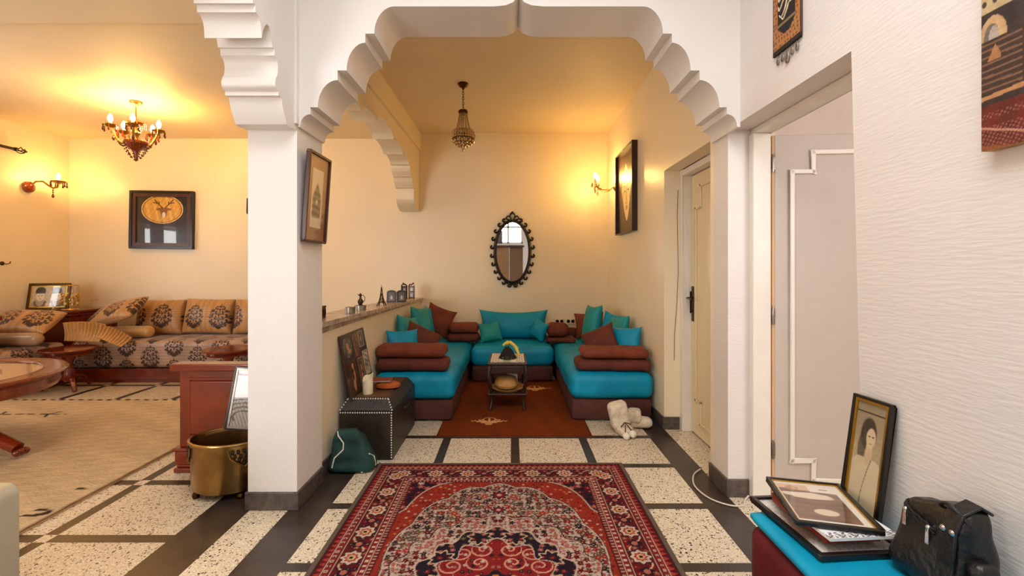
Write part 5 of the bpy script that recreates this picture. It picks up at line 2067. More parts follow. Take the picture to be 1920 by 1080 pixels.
MB().lathe([(0, 0.048), (0.009, 0.05), (0.021, 0.075), (0.018, 0.10), (0.006, 0.125), (0, 0.13)], 14, (ex, ey, ez)).build('candle_bulb', M['bulb'], am)
for q in range(7):
    mb = MB()
    a2 = 2 * PI * q / 7
    bx, by = ex + 0.074 * math.cos(a2), ey + 0.074 * math.sin(a2)
    for i, dz in enumerate((0.012, -0.006, -0.028)):
        mb.ball((bx, by, ez + dz), 0.008 if i < 2 else 0.012, 6, 5, (0.85, 0.85, 1.3))
    mb.tube([(bx, by, ez + 0.026), (bx, by, ez - 0.028)], 0.002, 5)
    mb.build('cup_drop', M['dark_bead'], am)
mb = MB()
mb.tube([(0.20, 0.10, 0.005), (0.20, 0.10, -0.09)], 0.002, 5)
for i in range(4):
    mb.ball((0.20, 0.10, -0.02 - 0.024 * i), 0.009 if i < 3 else 0.017, 6, 5, (0.85, 0.85, 1.3))
mb.build('bead_pendant', M['dark_bead'], am)

# ---- curtain rod and curtains of the lounge windows
cr = thing('curtain_rod', 'dark metal curtain rod with a caged finial on the lounge left wall', 'curtain rod', (XS + 0.09, 0, 2.61))
MB().tube([(0, 2.3, 0), (0, 5.18, 0)], 0.016, 10).build('rod', M['iron'], cr)
mb = MB()
for k in range(5):
    an = 2 * PI * k / 5
    mb.tube([(0.036 * math.sin(PI * q / 8) * math.cos(an + q * 0.35), 5.18 + 0.12 * q / 8, 0.036 * math.sin(PI * q / 8) * math.sin(an + q * 0.35)) for q in range(9)], 0.0055, 6)
mb.ball((0, 5.30, 0), 0.011)
mb.lathe([(0, 0), (0.02, 0), (0.022, 0.01), (0.012, 0.02), (0, 0.02)], 12, X=Matrix.Translation((0, 5.17, 0)) @ Matrix.Rotation(R(-90), 4, 'X'))
mb.build('finial', M['iron'], cr)
mb = MB()
for y in (2.45, 4.9):
    mb.tube([(-0.09, y, 0), (0, y, 0)], 0.01, 8)
mb.build('bracket', M['iron'], cr)


def curtain(label, x, y, w, h, along, m=None, g='white curtains', z0=0.06):
    nu, nv = 90, 12
    u = np.linspace(0, 1, nu)
    v = np.linspace(0, 1, nv)
    U, V = np.meshgrid(u, v, indexing='ij')
    d = 0.035 * np.sin(U * w * 48) * (0.6 + 0.4 * (1 - V))
    s = U * w
    z = z0 + V * h
    P = np.stack([s, d, z], -1) if along == 'x' else np.stack([d, s, z], -1)
    me = mesh_np('curtain', P.reshape(-1, 3), quads(nu, nv))
    o = finish('curtain', me, m or M['cotton_curtain'], None, True, angle=80)
    so = o.modifiers.new('Solidify', 'SOLIDIFY')
    so.thickness = 0.003
    o.location = (x, y, 0)
    return tag(o, label, 'curtain', g)


curtain('white curtain left of the window behind the camera', -4.75, -1.1, 0.7, 2.5, 'x')
curtain('white curtain right of the window behind the camera', -2.6, -1.1, 0.7, 2.5, 'x')
for y_, w_, l_ in ((2.45, 0.35, 'nearest'), (3.72, 0.34, 'middle'), (4.36, 0.30, 'farthest')):  # unseen curtains, added to darken and streak the reflection in the oval picture
    curtain('added brown curtain on the lounge left wall rod, the one ' + l_ + (' to the hall' if l_ == 'nearest' else ' of the three' if l_ == 'middle' else ' from the hall'), XS + 0.09, y_, w_, 1.70, 'y', M['brown_curtain'], 'brown curtains added to the lounge', 0.88)
hk = thing('wall_hook', 'small metal hook low on the lounge left wall', 'hook', (XS, 5.13, 1.335))
MB().lathe([(0, 0), (0.022, 0), (0.022, 0.006), (0.010, 0.02), (0, 0.02)], 14, X=Matrix.Rotation(R(90), 4, 'Y')).build('rosette', M['bronze'], hk)
MB().tube([(0.01, 0, 0), (0.03, 0.02, -0.01), (0.035, 0.05, 0.0), (0.03, 0.06, 0.02)], 0.005, 6).build('hook', M['bronze'], hk)

# ---- brass tub with a framed picture standing in it
bt = thing('brass_tub', 'oval brass tub with pierced plates on ball feet, beside the pillar', 'tub', (-1.63, 2.675, 0))
mb = MB()
SX, SY = 0.205, 0.165
prof = [(0.0, 0.035), (0.86, 0.035), (0.93, 0.045), (0.95, 0.06), (0.97, 0.28), (1.0, 0.30), (1.0, 0.308), (0.985, 0.315), (0.96, 0.31), (0.95, 0.29), (0.92, 0.07), (0, 0.05)]
vs, fs = [], []
seg = 56
for k in range(seg):
    an = 2 * PI * k / seg
    for r, z in prof:
        # tub pinched to a soft point at the back
        rx, ry = r * SX * math.cos(an), r * SY * math.sin(an)
        if ry > 0:
            rx *= 1 - 0.35 * (ry / SY) ** 2
            ry *= 1.12
        vs.append((rx, ry, z))
n = len(prof)
for k in range(seg):
    l = (k + 1) % seg
    for q in range(n - 1):
        fs.append((k * n + q, l * n + q, l * n + q + 1, k * n + q + 1))
mb._add(vs, fs)
mb.build('body', M['brass'], bt)
mb = MB()
pts = []
for k in range(48):
    an = 2 * PI * k / 48
    rx, ry = SX * math.cos(an), SY * math.sin(an)
    if ry > 0:
        rx *= 1 - 0.35 * (ry / SY) ** 2
        ry *= 1.12
    pts.append((rx, ry, 0.31))
mb.tube(pts, 0.008, 8, True)
mb.build('rolled_rim', M['brass'], bt)
for sx, sy in ((-0.13, -0.09), (0.12, -0.09), (-0.09, 0.10), (0.09, 0.10)):
    MB().lathe([(0, 0.0), (0.016, 0.0), (0.02, 0.014), (0.014, 0.03), (0, 0.036)], 12, (sx, sy, 0.001)).build('ball_foot', M['dark_brass'], bt)


def pierced(an0, name):
    """pierced ornament plate wrapped on the tub wall"""
    mb = MB()
    def P(da, z, off=0.006):
        an = an0 + da
        r = 0.965 + (z - 0.06) * 0.08
        return ((r * SX + off) * math.cos(an), (r * SY + off) * math.sin(an), z)
    out = [(-0.42, 0.285), (-0.36, 0.24), (-0.22, 0.215), (-0.08, 0.20), (0.0, 0.185), (0.08, 0.20), (0.22, 0.215), (0.36, 0.24), (0.42, 0.285)]
    pts = []
    for i in range(len(out) - 1):
        for q in range(4):
            f = q / 4
            pts.append(P(out[i][0] + (out[i + 1][0] - out[i][0]) * f, out[i][1] + (out[i + 1][1] - out[i][1]) * f))
    pts.append(P(*out[-1]))
    mb.tube(pts, 0.004, 6)
    o_ = mb.build('ornament_plate', M['brass'], bt)
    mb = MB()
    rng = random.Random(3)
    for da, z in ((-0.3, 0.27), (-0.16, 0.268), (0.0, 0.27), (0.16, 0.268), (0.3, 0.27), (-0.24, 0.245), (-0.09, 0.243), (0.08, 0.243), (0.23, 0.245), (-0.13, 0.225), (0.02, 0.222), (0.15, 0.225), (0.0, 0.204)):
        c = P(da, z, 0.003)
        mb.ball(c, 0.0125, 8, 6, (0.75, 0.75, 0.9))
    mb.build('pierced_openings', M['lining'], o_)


pierced(R(-42), 'right')
pierced(R(-160), 'left')


def poster_fn(x, z):
    w, h = 0.33, 0.44
    c = solid(x, (196, 188, 178))
    c = mixc(c, (150, 44, 30), (np.abs(z - 0.175) < 0.006).astype(float))
    c = mixc(c, (226, 220, 214), (np.abs(z - 0.152) < 0.008).astype(float))
    for zz_ in (0.118, 0.108):
        c = mixc(c, (120, 112, 106), ((np.abs(z - zz_) < 0.003) & (np.sin(x * 260) > -0.5) & (x > -0.06)).astype(float))
    # ink drawing of an arched bridge and a bulky rock
    m = (z < 0.03)
    c = mixc(c, (150, 140, 130), sm(0.05, 0.0, z) * 0.6)
    for k in range(4):
        r = 0.05 + 0.028 * k
        c = mixc(c, (70, 60, 52), ((np.abs(np.hypot((x + 0.05) / 1.7, z + 0.14) - r) < 0.005) & (z > -0.17)).astype(float))
    c = mixc(c, (84, 76, 70), sm(0.075, 0.055, np.hypot(x - 0.03, (z - 0.0) * 1.1) + 0.01 * wob(x * 20, z * 20, 0 * x, 3, 4)))
    c = mixc(c, (96, 86, 78), ((np.abs(np.sin(x * 120 + z * 60)) > 0.85) & (z < -0.02) & (x < 0.02)).astype(float) * 0.7)
    return c


picture('standing_poster', 'silver-edged framed print leaning up out of the brass tub', 'picture', 0.255, 0.365, 0.010, 0.014, M['black_frame'], lambda x, z: poster_fn(x * 1.4, z * 1.28), 220,
        lip=(0.012, 0.0, M['silver']), loc=(-1.545, 2.715, 0.328), rot=(R(-8), R(6), R(5)))
o = MB().lathe([(0, 0), (0.017, 0), (0.018, 0.006), (0.012, 0.010), (0, 0.01)], 16).build('bottle_cap', M['paper'])
o.location = (-1.63, 2.625, 0.0515)
tag(o, 'small white cap lying inside the brass tub', 'cap')

# ---- cream panel heater cut by the left edge of the picture
hx = thing('panel_heater', 'cream metal panel heater with rounded corners, cut by the left edge of the picture', 'heater', (-2.05, 1.60, 0))
mb = MB()
rr = 0.04
W_, H0, H1 = 0.315, 0.06, 0.525
ol = []
for cx_, cz_, a0 in ((W_ - rr, H1 - rr, 0), (-W_ + rr, H1 - rr, 90), (-W_ + rr, H0 + rr, 180), (W_ - rr, H0 + rr, 270)):
    for q in range(6):
        an = R(a0 + 18 * q)
        ol.append((cx_ + rr * math.cos(an), cz_ + rr * math.sin(an)))
mb.prism(ol, lambda a, b, d: (a, d, b), -0.035, 0.035)
mb.build('body', M['cream_metal'], hx, True, 0.008)
MB().box(-W_ + 0.05, W_ - 0.05, -0.039, -0.036, H0 + 0.05, H1 - 0.06).build('front_panel', M['cream_metal'], hx, False, 0.002)
for sx in (-1, 1):
    MB().box(sx * 0.2 - 0.02, sx * 0.2 + 0.02, -0.09, 0.09, 0.0, 0.06).build('foot', M['cream_metal'], hx, False, 0.006)
# ================================================================== THE HALL
# ---- knotted carpet
def hash2(i, j, s):
    h = np.sin(i * 127.1 + j * 311.7 + s * 74.7) * 43758.5453
    return h - np.floor(h)


def blossoms(x, y, cell, seed, jit=0.5):
    """nearest scattered blossom: distance / cell, angle, random id"""
    bx, by = np.floor(x / cell), np.floor(y / cell)
    best = np.full_like(x, 9.0)
    ang = np.zeros_like(x)
    rid = np.zeros_like(x)
    for i in (-1, 0, 1):
        for j in (-1, 0, 1):
            ci, cj = bx + i, by + j
            px = (ci + 0.5 + (hash2(ci, cj, seed) - 0.5) * jit) * cell
            py = (cj + 0.5 + (hash2(ci, cj, seed + 3) - 0.5) * jit) * cell
            d = np.hypot(x - px, y - py) / cell
            k = d < best
            best = np.where(k, d, best)
            ang = np.where(k, np.arctan2(y - py, x - px), ang)
            rid = np.where(k, hash2(ci, cj, seed + 7), rid)
    return best, ang, rid


RED, DRED, NAVY, IVORY, ORNG, ROSE, OLIVE = (146, 26, 32), (104, 16, 24), (36, 26, 38), (200, 172, 152), (160, 44, 26), (176, 88, 80), (104, 90, 62)


def pick(c, mask, rgb):
    return np.where(mask[..., None], np.array(rgb, float), c)


def flowers(c, x, y, cell, seed, pal, size=0.36, petals=5, line=None, eye=0.24):
    d, a, r = blossoms(x, y, cell, seed)
    shape = size * (0.78 + 0.22 * np.cos(a * petals + r * 6))
    if line:
        c = pick(c, (d < shape * 1.28), line)
    for k, rgb in enumerate(pal):
        c = pick(c, (d < shape) & (r >= k / len(pal)) & (r < (k + 1) / len(pal)), rgb)
    c = pick(c, d < shape * eye, (200, 160, 116))
    return c


def persian(x, y):
    HX, HY = 0.792, 1.19
    ax, ay = np.abs(x), np.abs(y)
    dx, dy = HX - ax, HY - ay
    d = np.minimum(dx, dy)
    t = np.where(dx < dy, y, x)           # runs along the nearest edge
    c = solid(x, RED)
    # ---------- field
    f = solid(x, IVORY)
    f = flowers(f, x + 0.013, y, 0.026, 9, [(120, 96, 84), (150, 62, 54), (88, 60, 58), (176, 130, 110)], 0.40, 3)
    f = flowers(f, x, y, 0.046, 1, [RED, NAVY, ROSE, DRED, OLIVE, ORNG], 0.40, 5, (82, 52, 48))
    f = flowers(f, x + 0.02, y + 0.03, 0.031, 2, [NAVY, DRED, RED, (70, 70, 52)], 0.26, 3)
    vine = np.abs(np.sin(x * 34 + 2.2 * np.sin(y * 21)) * np.cos(y * 30 + 2 * np.sin(x * 23))) < 0.07
    f = pick(f, vine & (blossoms(x, y, 0.052, 1)[0] > 0.36), (92, 66, 54))
    f = flowers(f, ax, y, 0.17, 5, [RED, ORNG, (168, 50, 44), NAVY], 0.17, 8, IVORY)
    # ---------- corner spandrels: red field fringe, navy corners
    u, v = ax / 0.52, ay / 0.92
    # scalloped arch that frames the ivory field
    ry = np.hypot(u / 0.98, np.clip(v - 0.12, 0, 9) / 0.86)
    th = np.arctan2(np.clip(v - 0.12, 0, 9), u + 1e-6)
    lobe = 0.96 + 0.045 * np.abs(np.sin(th * 7))
    sp = solid(x, ORNG)
    sp = flowers(sp, x, y, 0.030, 11, [RED, IVORY, (206, 110, 60), DRED, DRED], 0.30, 5)
    inner = solid(x, NAVY)
    inner = flowers(inner, ax, ay, 0.055, 12, [RED, ROSE, IVORY, OLIVE, DRED], 0.40, 6, DRED)
    f = pick(f, ry > lobe - 0.02, IVORY)
    f = pick(f, ry > lobe - 0.008, NAVY)
    f = np.where((ry > lobe)[..., None], sp, f)
    lobe2 = 1.16 + 0.06 * np.abs(np.sin(th * 6))
    f = pick(f, ry > lobe2 - 0.015, IVORY)
    f = np.where((ry > lobe2)[..., None], inner, f)
    # ---------- medallion, drawn out to a pendant at either end
    def medal(k, lob, amp):
        rm = np.hypot(ax / 0.44, ay / 0.475)
        tm = np.arctan2(ay / 0.475, ax / 0.44)
        w = 1 + amp * np.cos(tm * lob) + 0.10 * np.sin(tm) ** 6
        return rm / w - k
    m1 = medal(1.0, 20, 0.035)
    pend = (ax < 0.05 + 0.03 * np.cos((ay - 0.66) * 40)) & (ay > 0.55) & (ay < 0.80 - ax * 1.2)
    f = pick(f, (m1 < 0.06) , (70, 46, 44))
    f = pick(f, (m1 < 0.045), IVORY)
    mi = solid(x, IVORY)
    mi = flowers(mi, ax, y + 0.01, 0.024, 24, [(150, 96, 84), (128, 60, 56), (110, 90, 74)], 0.40, 3)
    mi = flowers(mi, ax, y, 0.042, 21, [RED, DRED, ROSE, NAVY], 0.42, 5, None, 0.12)
    f = np.where((m1 < 0.035)[..., None], mi, f)
    m2 = medal(0.80, 16, 0.05)
    f = pick(f, m2 < 0.02, IVORY)
    nv = flowers(solid(x, NAVY), ax, y, 0.045, 22, [RED, ROSE, IVORY, OLIVE, DRED], 0.32, 6)
    # scrolling tendrils
    sc1 = np.abs(np.hypot(np.mod(ax, 0.16) - 0.08, np.mod(ay + 0.05, 0.16) - 0.08) - 0.05 - 0.01 * np.sin(8 * np.arctan2(np.mod(ay + 0.05, 0.16) - 0.08, np.mod(ax, 0.16) - 0.08))) < 0.0055
    nv = pick(nv, sc1, (206, 170, 134))
    f = np.where((m2 < 0)[..., None], nv, f)
    m3 = medal(0.58, 12, 0.09)
    f = pick(f, m3 < 0.035, IVORY)
    rd = flowers(solid(x, (146, 30, 32)), ax, y, 0.040, 23, [NAVY, ORNG, ROSE, DRED, IVORY], 0.30, 5, (110, 20, 26), 0.15)
    sc2 = np.zeros_like(x, dtype=bool)
    for cx_, cy_ in ((0.075, 0.16), (0.19, 0.14), (0.06, 0.255), (0.17, 0.035), (0.075, 0.05), (0.155, 0.23), (0.26, 0.06)):
        rr_ = np.hypot(ax - cx_, ay - cy_)
        tt_ = np.arctan2(ay - cy_, ax - cx_)
        sc2 |= (np.abs(np.mod(rr_ - 0.018 * tt_ / PI, 0.036) - 0.018) < 0.004) & (rr_ < 0.055)
    rd = pick(rd, sc2, (220, 150, 120))
    f = np.where((m3 < 0.02)[..., None], rd, f)
    f = pick(f, medal(0.2, 8, 0.1) < 0, NAVY)
    f = pick(f, medal(0.15, 8, 0.1) < 0, (200, 120, 60))
    # pendant flowers beyond the medallion
    for cy_, s_ in ((0.60, 0.032), (0.76, 0.040)):
        rp = np.hypot(ax, ay - cy_)
        tp = np.arctan2(ay - cy_, ax)
        e_ = s_ * (1 + 0.2 * np.cos(tp * 8))
        f = pick(f, rp < e_ * 1.3, IVORY)
        f = pick(f, rp < e_ * 1.1, NAVY)
        f = pick(f, rp < e_ * 0.75, RED)
        f = pick(f, rp < e_ * 0.3, IVORY)
    inside = d > 0.272
    c = np.where(inside[..., None], f, c)
    # ---------- borders
    def band(a, b):
        return (d >= a) & (d < b)
    def dashes(p, q=0.5):
        return np.mod(t, p) < p * q
    c = pick(c, band(0.0, 0.022), (112, 92, 78))
    c = pick(c, band(0.022, 0.03), (60, 36, 34))
    c = pick(c, band(0.03, 0.062), DRED)
    tri = np.abs(np.mod(t, 0.034) - 0.017) < (d - 0.03) * 0.5
    c = pick(c, band(0.033, 0.060) & tri, (176, 60, 46))
    c = pick(c, band(0.062, 0.067), IVORY)
    c = pick(c, band(0.067, 0.092), (136, 34, 34))
    c = pick(c, band(0.072, 0.087) & dashes(0.034, 0.36), (214, 184, 156))
    c = pick(c, band(0.076, 0.083) & (np.abs(np.mod(t, 0.034) - 0.006) < 0.004), NAVY)
    c = pick(c, band(0.092, 0.096), NAVY)
    c = pick(c, band(0.096, 0.100), (206, 166, 130))
    # main border
    mbd = solid(x, (104, 22, 28))
    mbd = flowers(mbd, x, y, 0.036, 31, [(60, 24, 32), RED, (150, 60, 44), NAVY, (170, 90, 66)], 0.4, 5)
    dm = d - 0.155
    tt = np.mod(t + 0.10, 0.20) - 0.10
    wavy = np.abs(dm - 0.036 * np.sin(t * PI / 0.10)) < 0.0045
    mbd = pick(mbd, wavy, (206, 172, 132))
    ro = np.hypot(tt, dm * 1.05)
    ra = np.arctan2(dm, tt)
    e_ = 0.044 * (1 + 0.15 * np.cos(ra * 8))
    mbd = pick(mbd, ro < e_ * 1.15, NAVY)
    mbd = pick(mbd, ro < e_, (214, 184, 160))
    mbd = pick(mbd, ro < e_ * 0.66, (176, 50, 40))
    mbd = pick(mbd, ro < e_ * 0.42, (222, 180, 120))
    mbd = pick(mbd, ro < e_ * 0.2, NAVY)
    t2 = np.mod(t, 0.20) - 0.10
    ro2 = np.hypot(t2, dm * 1.0)
    mbd = pick(mbd, ro2 < 0.026 * (1 + 0.2 * np.cos(np.arctan2(dm, t2) * 5)), NAVY)
    mbd = pick(mbd, ro2 < 0.015, (190, 100, 80))
    c = np.where(band(0.100, 0.210)[..., None], mbd, c)
    c = pick(c, band(0.210, 0.214), (206, 166, 130))
    c = pick(c, band(0.214, 0.218), NAVY)
    c = pick(c, band(0.218, 0.242), (140, 32, 34))
    c = pick(c, band(0.223, 0.237) & dashes(0.034, 0.36), (210, 178, 150))
    c = pick(c, band(0.242, 0.247), IVORY)
    c = pick(c, band(0.247, 0.268), (120, 26, 30))
    c = pick(c, band(0.250, 0.266) & (np.abs(np.mod(t, 0.022) - 0.011) < 0.004), (186, 150, 120))
    c = pick(c, band(0.268, 0.272), NAVY)
    # worn, slightly uneven wool
    c = c * 0.88 + c.mean(-1, keepdims=True) * 0.10
    return c * 0.92 * (1 + 0.05 * wob(x, y, 0 * x, 55, 30))[..., None]


pr_ = thing('persian_rug', 'red and ivory medallion carpet on the hall floor', 'rug', (-0.068, 1.843, 0), (0, 0, R(0.3)))
NXr, NYr = 400, 600
sheet('pile', 1.584, 2.38, 250, persian, P_PILE, pr_, put=lambda x, z: np.stack([x, z, np.full_like(x, 0.008)], -1))
MB().box(-0.792, 0.792, -1.19, 1.19, 0.0006, 0.0072).build('backing', M['maroon'], pr_, False)


# ---- framed print on the pillar
def print_fn(x, z):
    c = solid(x, (178, 128, 88)) * (1 + 0.05 * wob(x * 5, z * 5, 0 * x, 4, 4))[..., None]
    c = mixc(c, (150, 92, 62), sm(0.03, -0.02, np.hypot((x - 0.08) / 1.2, z + 0.19) - 0.05) * 0.6)
    inn = (np.abs(x) < 0.072) & (np.abs(z - 0.0) < 0.165)
    p = solid(x, (236, 214, 176))
    g = wob(x * 30, z * 30, 0 * x, 8, 5)
    body = sm(0.062, 0.045, np.abs(x + 0.004 * g) * (1 + 0.0 * z)) * sm(-0.115, -0.10, z) * sm(0.105, 0.07, z + np.abs(x) * 1.4)
    p = mixc(p, (84, 66, 48), body * (0.55 + 0.4 * (g > 0)))
    p = mixc(p, (226, 206, 170), body * sm(0.02, 0.01, np.hypot(x - 0.0, z + 0.02)))
    return np.where(inn[..., None], p, c)


picture('pillar_print', 'brown framed print with a wide tan mount on the pillar side', 'picture', 0.285, 0.50, 0.014, 0.024, M['frame_brown'],
        print_fn, 260, loc=(XL + 0.006, 2.63, 1.425), rot=(R(4), 0, R(90)))


# ---- large painting on the right wall
def big_fn(x, z):
    u, v = (x + 0.45) / 0.072, (z + 0.46) / 0.385
    n = wob(x * 9, z * 5, 0 * x, 21, 5)
    c = solid(x, (50, 38, 34)) * (1 + 0.25 * n)[..., None]
    wall_ = v > 0.885
    c = np.where(wall_[..., None], solid(x, (176, 154, 112)) * (1 + 0.12 * n)[..., None], c)
    for k in range(-1, 8):
        c = mixc(c, (62, 46, 40), sm(1.1, 0.8, np.hypot((u - 0.10 - 0.36 * k) / 0.08, (v - 0.945) / 0.022)))
    # stone arch, steps running down from it
    ar = np.hypot((u - 0.38) / 0.46, (v - 0.715) / 0.135)
    up = v > 0.70
    c = np.where(((ar < 1) & up)[..., None], solid(x, (188, 152, 108)) * (1 + 0.15 * n)[..., None], c)
    a2 = np.hypot((u - 0.34) / 0.26, (v - 0.70) / 0.105)
    c = np.where(((a2 < 1) & up)[..., None], np.array((116, 98, 88), float), c)
    a3 = np.hypot((u - 0.42) / 0.18, (v - 0.70) / 0.085)
    c = np.where(((a3 < 1) & up)[..., None], np.array((170, 154, 138), float), c)
    st = (v < 0.70) & (v > 0.36)
    rows = np.sin(v * 150 + 0.4 * u)
    c = np.where(st[..., None], mixc(solid(x, (62, 42, 34)), (132, 96, 72), (rows > 0.55) * 0.8 * (u < 1.3)), c)
    tr = st & (np.abs(u - 0.46) < (0.665 - v) * 2.6) & (v > 0.565) & (u < 0.66)
    c = np.where(tr[..., None], np.array((166, 112, 70), float), c)
    pl = np.abs(v - 0.335 - 0.01 * u) < 0.014
    c = np.where(pl[..., None], np.array((178, 128, 84), float), c)
    rug = v < 0.285
    rc = solid(x, (104, 28, 22)) * (1 + 0.2 * n)[..., None]
    rc = mixc(rc, (168, 108, 92), ((np.sin(u * 34 + v * 60) * np.sin(v * 190 - u * 10) > 0.3) & ((v < 0.15) | (np.abs(v - 0.22) < 0.02))) * 0.7)
    rc = mixc(rc, (200, 148, 124), (np.abs(v - 0.15 + 0.06 * u) < 0.007) * 0.8)
    c = np.where(rug[..., None], rc, c)
    return mixc(c, (136, 80, 40), sm(0.05, 0.03, v + 0.04 * u) * 0.8)


bp_ = thing('wall_picture', 'large unframed painting of arches, steps and red carpets on the hall right wall', 'painting', (XR - 0.001, 0.715, 1.572), (0, 0, R(-90)))
MB().box(-0.45, 0.45, -0.03, 0, 0, 0.92).build('stretcher', M['straw'], bp_, False, 0.002)
q_ = sheet('canvas', 0.9, 0.92, 420, big_fn, P_OIL, bp_)
q_.location = (0, -0.0305, 0.46)


# ---- hanging calligraphy banner with drops
def banner_fn(x, z):
    w, h = 0.205, 0.62
    c = solid(x, (176, 118, 66)) * (1 + 0.12 * wob(x * 30, z * 30, 0 * x, 3, 6))[..., None]
    sp, a, r = blossoms(x, z, 0.022, 4)
    c = pick(c, (sp < 0.24), (112, 62, 36))
    inn = (np.abs(x) < 0.066) & (z > -0.215) & (z < 0.24)
    c = np.where(inn[..., None], np.array((40, 26, 22), float), c)
    # tapered foot of the dark ground
    foot = (z <= -0.215) & (z > -0.255) & (np.abs(x) < 0.066 - (-0.215 - z) * 1.1)
    c = np.where(foot[..., None], np.array((30, 28, 30), float), c)
    c = mixc(c, (132, 112, 72), ((np.abs(z + 0.207) < 0.007) & (np.abs(x) < 0.066)).astype(float))
    ed = (np.abs(x) > w / 2 - 0.006) | (z < -h / 2 + 0.006)
    c = np.where(ed[..., None], np.array((70, 44, 32), float), c)
    return c


bn = thing('wall_hanging', 'brown woven wall hanging with pale calligraphy and metal drops above the doorway', 'wall hanging', (XR - 0.002, 2.03, 2.262), (0, 0, R(-90)))
MB().box(-0.1025, 0.1025, -0.008, 0, 0, 0.62).build('cloth_back', M['frame_brown'], bn, False, 0.002)
q_ = sheet('woven_face', 0.205, 0.62, 500, banner_fn, P_MATTE, bn)
q_.location = (0, -0.0085, 0.31)
mb = MB()
# strokes of the stacked inscription, read from the photograph (right side of the line is at +x)
Z = lambda v: 0.27 + v
strokes = [
    [(0.055, 0.05), (0.050, 0.005), (0.035, 0.0), (0.02, 0.012), (0.005, 0.002), (-0.02, -0.03), (-0.05, -0.06), (-0.056, -0.035)],
    [(0.056, 0.01), (0.05, -0.03), (0.03, -0.035), (0.012, -0.025), (0.0, -0.045), (-0.025, -0.075), (-0.05, -0.10), (-0.056, -0.08)],
    [(0.055, -0.03), (0.048, -0.07), (0.03, -0.07), (0.018, -0.06), (0.006, -0.085), (-0.01, -0.115), (-0.035, -0.135), (-0.05, -0.12)],
    [(0.05, -0.075), (0.04, -0.10), (0.022, -0.10), (0.005, -0.125), (-0.02, -0.15), (-0.032, -0.14)],
    [(0.045, 0.15), (0.04, 0.05)], [(0.028, 0.16), (0.026, 0.05)], [(0.005, 0.16), (0.0, 0.04)], [(-0.018, 0.16), (-0.025, 0.03)], [(-0.045, 0.14), (-0.05, 0.02)],
    [(0.02, 0.05), (0.03, 0.06), (0.038, 0.05), (0.03, 0.035), (0.02, 0.05)],
    [(-0.03, 0.03), (-0.022, 0.045), (-0.01, 0.04), (-0.015, 0.025), (-0.03, 0.03)],
    [(0.055, 0.20), (0.03, 0.17), (0.0, 0.19), (-0.03, 0.17), (-0.055, 0.19)],
    [(0.05, 0.22), (0.045, 0.19)], [(0.01, 0.225), (0.008, 0.19)], [(-0.03, 0.225), (-0.032, 0.19)],
    [(-0.04, -0.005), (-0.045, -0.03)], [(0.035, -0.045), (0.03, -0.055)],
]
for s_ in strokes:
    pts = []
    for i in range(len(s_) - 1):
        p0, p1, p2, p3 = [Vector((*s_[max(0, min(len(s_) - 1, i + k))], 0)) for k in (-1, 0, 1, 2)]
        for q in range(5):
            t_ = q / 5
            c = 0.5 * ((2 * p1) + (p2 - p0) * t_ + (2 * p0 - 5 * p1 + 4 * p2 - p3) * t_ ** 2 + (3 * p1 - p0 - 3 * p2 + p3) * t_ ** 3)
            pts.append((c.x, -0.0095, Z(c.y)))
    pts.append((s_[-1][0], -0.0095, Z(s_[-1][1])))
    n = len(pts)
    mb.tube(pts, [0.0042 * (0.55 + 0.45 * math.sin(PI * (k + 0.5) / n)) for k in range(n)], 6)
for dx, dz in ((0.03, -0.045), (-0.002, -0.052), (-0.03, 0.065), (0.012, -0.11), (0.04, 0.08)):
    mb.ball((dx, -0.0095, Z(dz)), 0.0036, 6, 5)
mb.build('calligraphy', M['ivory_plastic'], bn)
mb = MB()
mb.box(-0.1025, 0.1025, -0.010, -0.001, -0.018, 0.004)
mb.build('fringe_band', M['lining'], bn, False, 0.002)
for k, dx in enumerate((-0.07, -0.035, 0.0, 0.035, 0.07)):
    big = 1.45 if k == 2 else 1.0
    mb = MB()
    mb.lathe([(0, 0.0), (0.002, -0.002), (0.010 * big, -0.022 * big), (0.0115 * big, -0.032 * big), (0.007 * big, -0.044 * big), (0, -0.047 * big)], 12, (dx, -0.006, -0.017), sy=0.35)
    mb.build('metal_drop', M['silver'], bn)

# ---- upholstered bench end by the right wall
ot = thing('upholstered_bench', 'wine red bench with a turquoise velvet top against the hall right wall', 'bench', (0.995, 0.86, 0))
rbox('base', (0.405, 1.42, 0.425), 0.04, M['wine'], ot, (12, 30, 12), 3, 0.004, 8, c=(0, 0, 0.002))
rbox('velvet_top', (0.40, 1.44, 0.028), 0.013, M['turquoise'], ot, (14, 40, 4), 7, 0.0015, 16, 0.004, c=(0.008, 0, 0.4285))
OZ = 0.4625


# ---- pile of frames on the bench
def wood_or_photo(x, z):
    c = solid(x, (216, 208, 200))
    return mixc(c, (150, 140, 132), (wob(x * 40, z * 40, 0 * x, 3, 4) > 0.4) * 0.5)


pf = picture('flat_frame', 'lowest black frame of the pile lying on the bench', 'picture frame', 0.27, 0.345, 0.016, 0.016, M['black_frame'], wood_or_photo, 160,
             glass=True, loc=(0.995, 1.30, OZ + 0.001), rot=(R(-90), 0, R(4)), group='black frames piled on the bench')
al = MB()
t = thing('red_album', 'dark red album lying between the two black frames', 'album', (0.985, 1.475, OZ + 0.0185), (R(0), 0, R(4)))
MB().box(-0.085, 0.085, -0.125, 0.125, 0, 0.030).build('cover', M['album_red'], t, False, 0.003)
# papers with a lace-like printed edge


def lace_fn(x, z):
    c = solid(x, (238, 236, 234))
    m = (z < -0.070) & (z > -0.098) & (np.sin(x * 330 + 2.5 * np.sin(z * 300)) * np.sin(z * 420 + np.sin(x * 160)) > 0.0)
    return mixc(c, (70, 64, 66), m.astype(float) * 0.85)


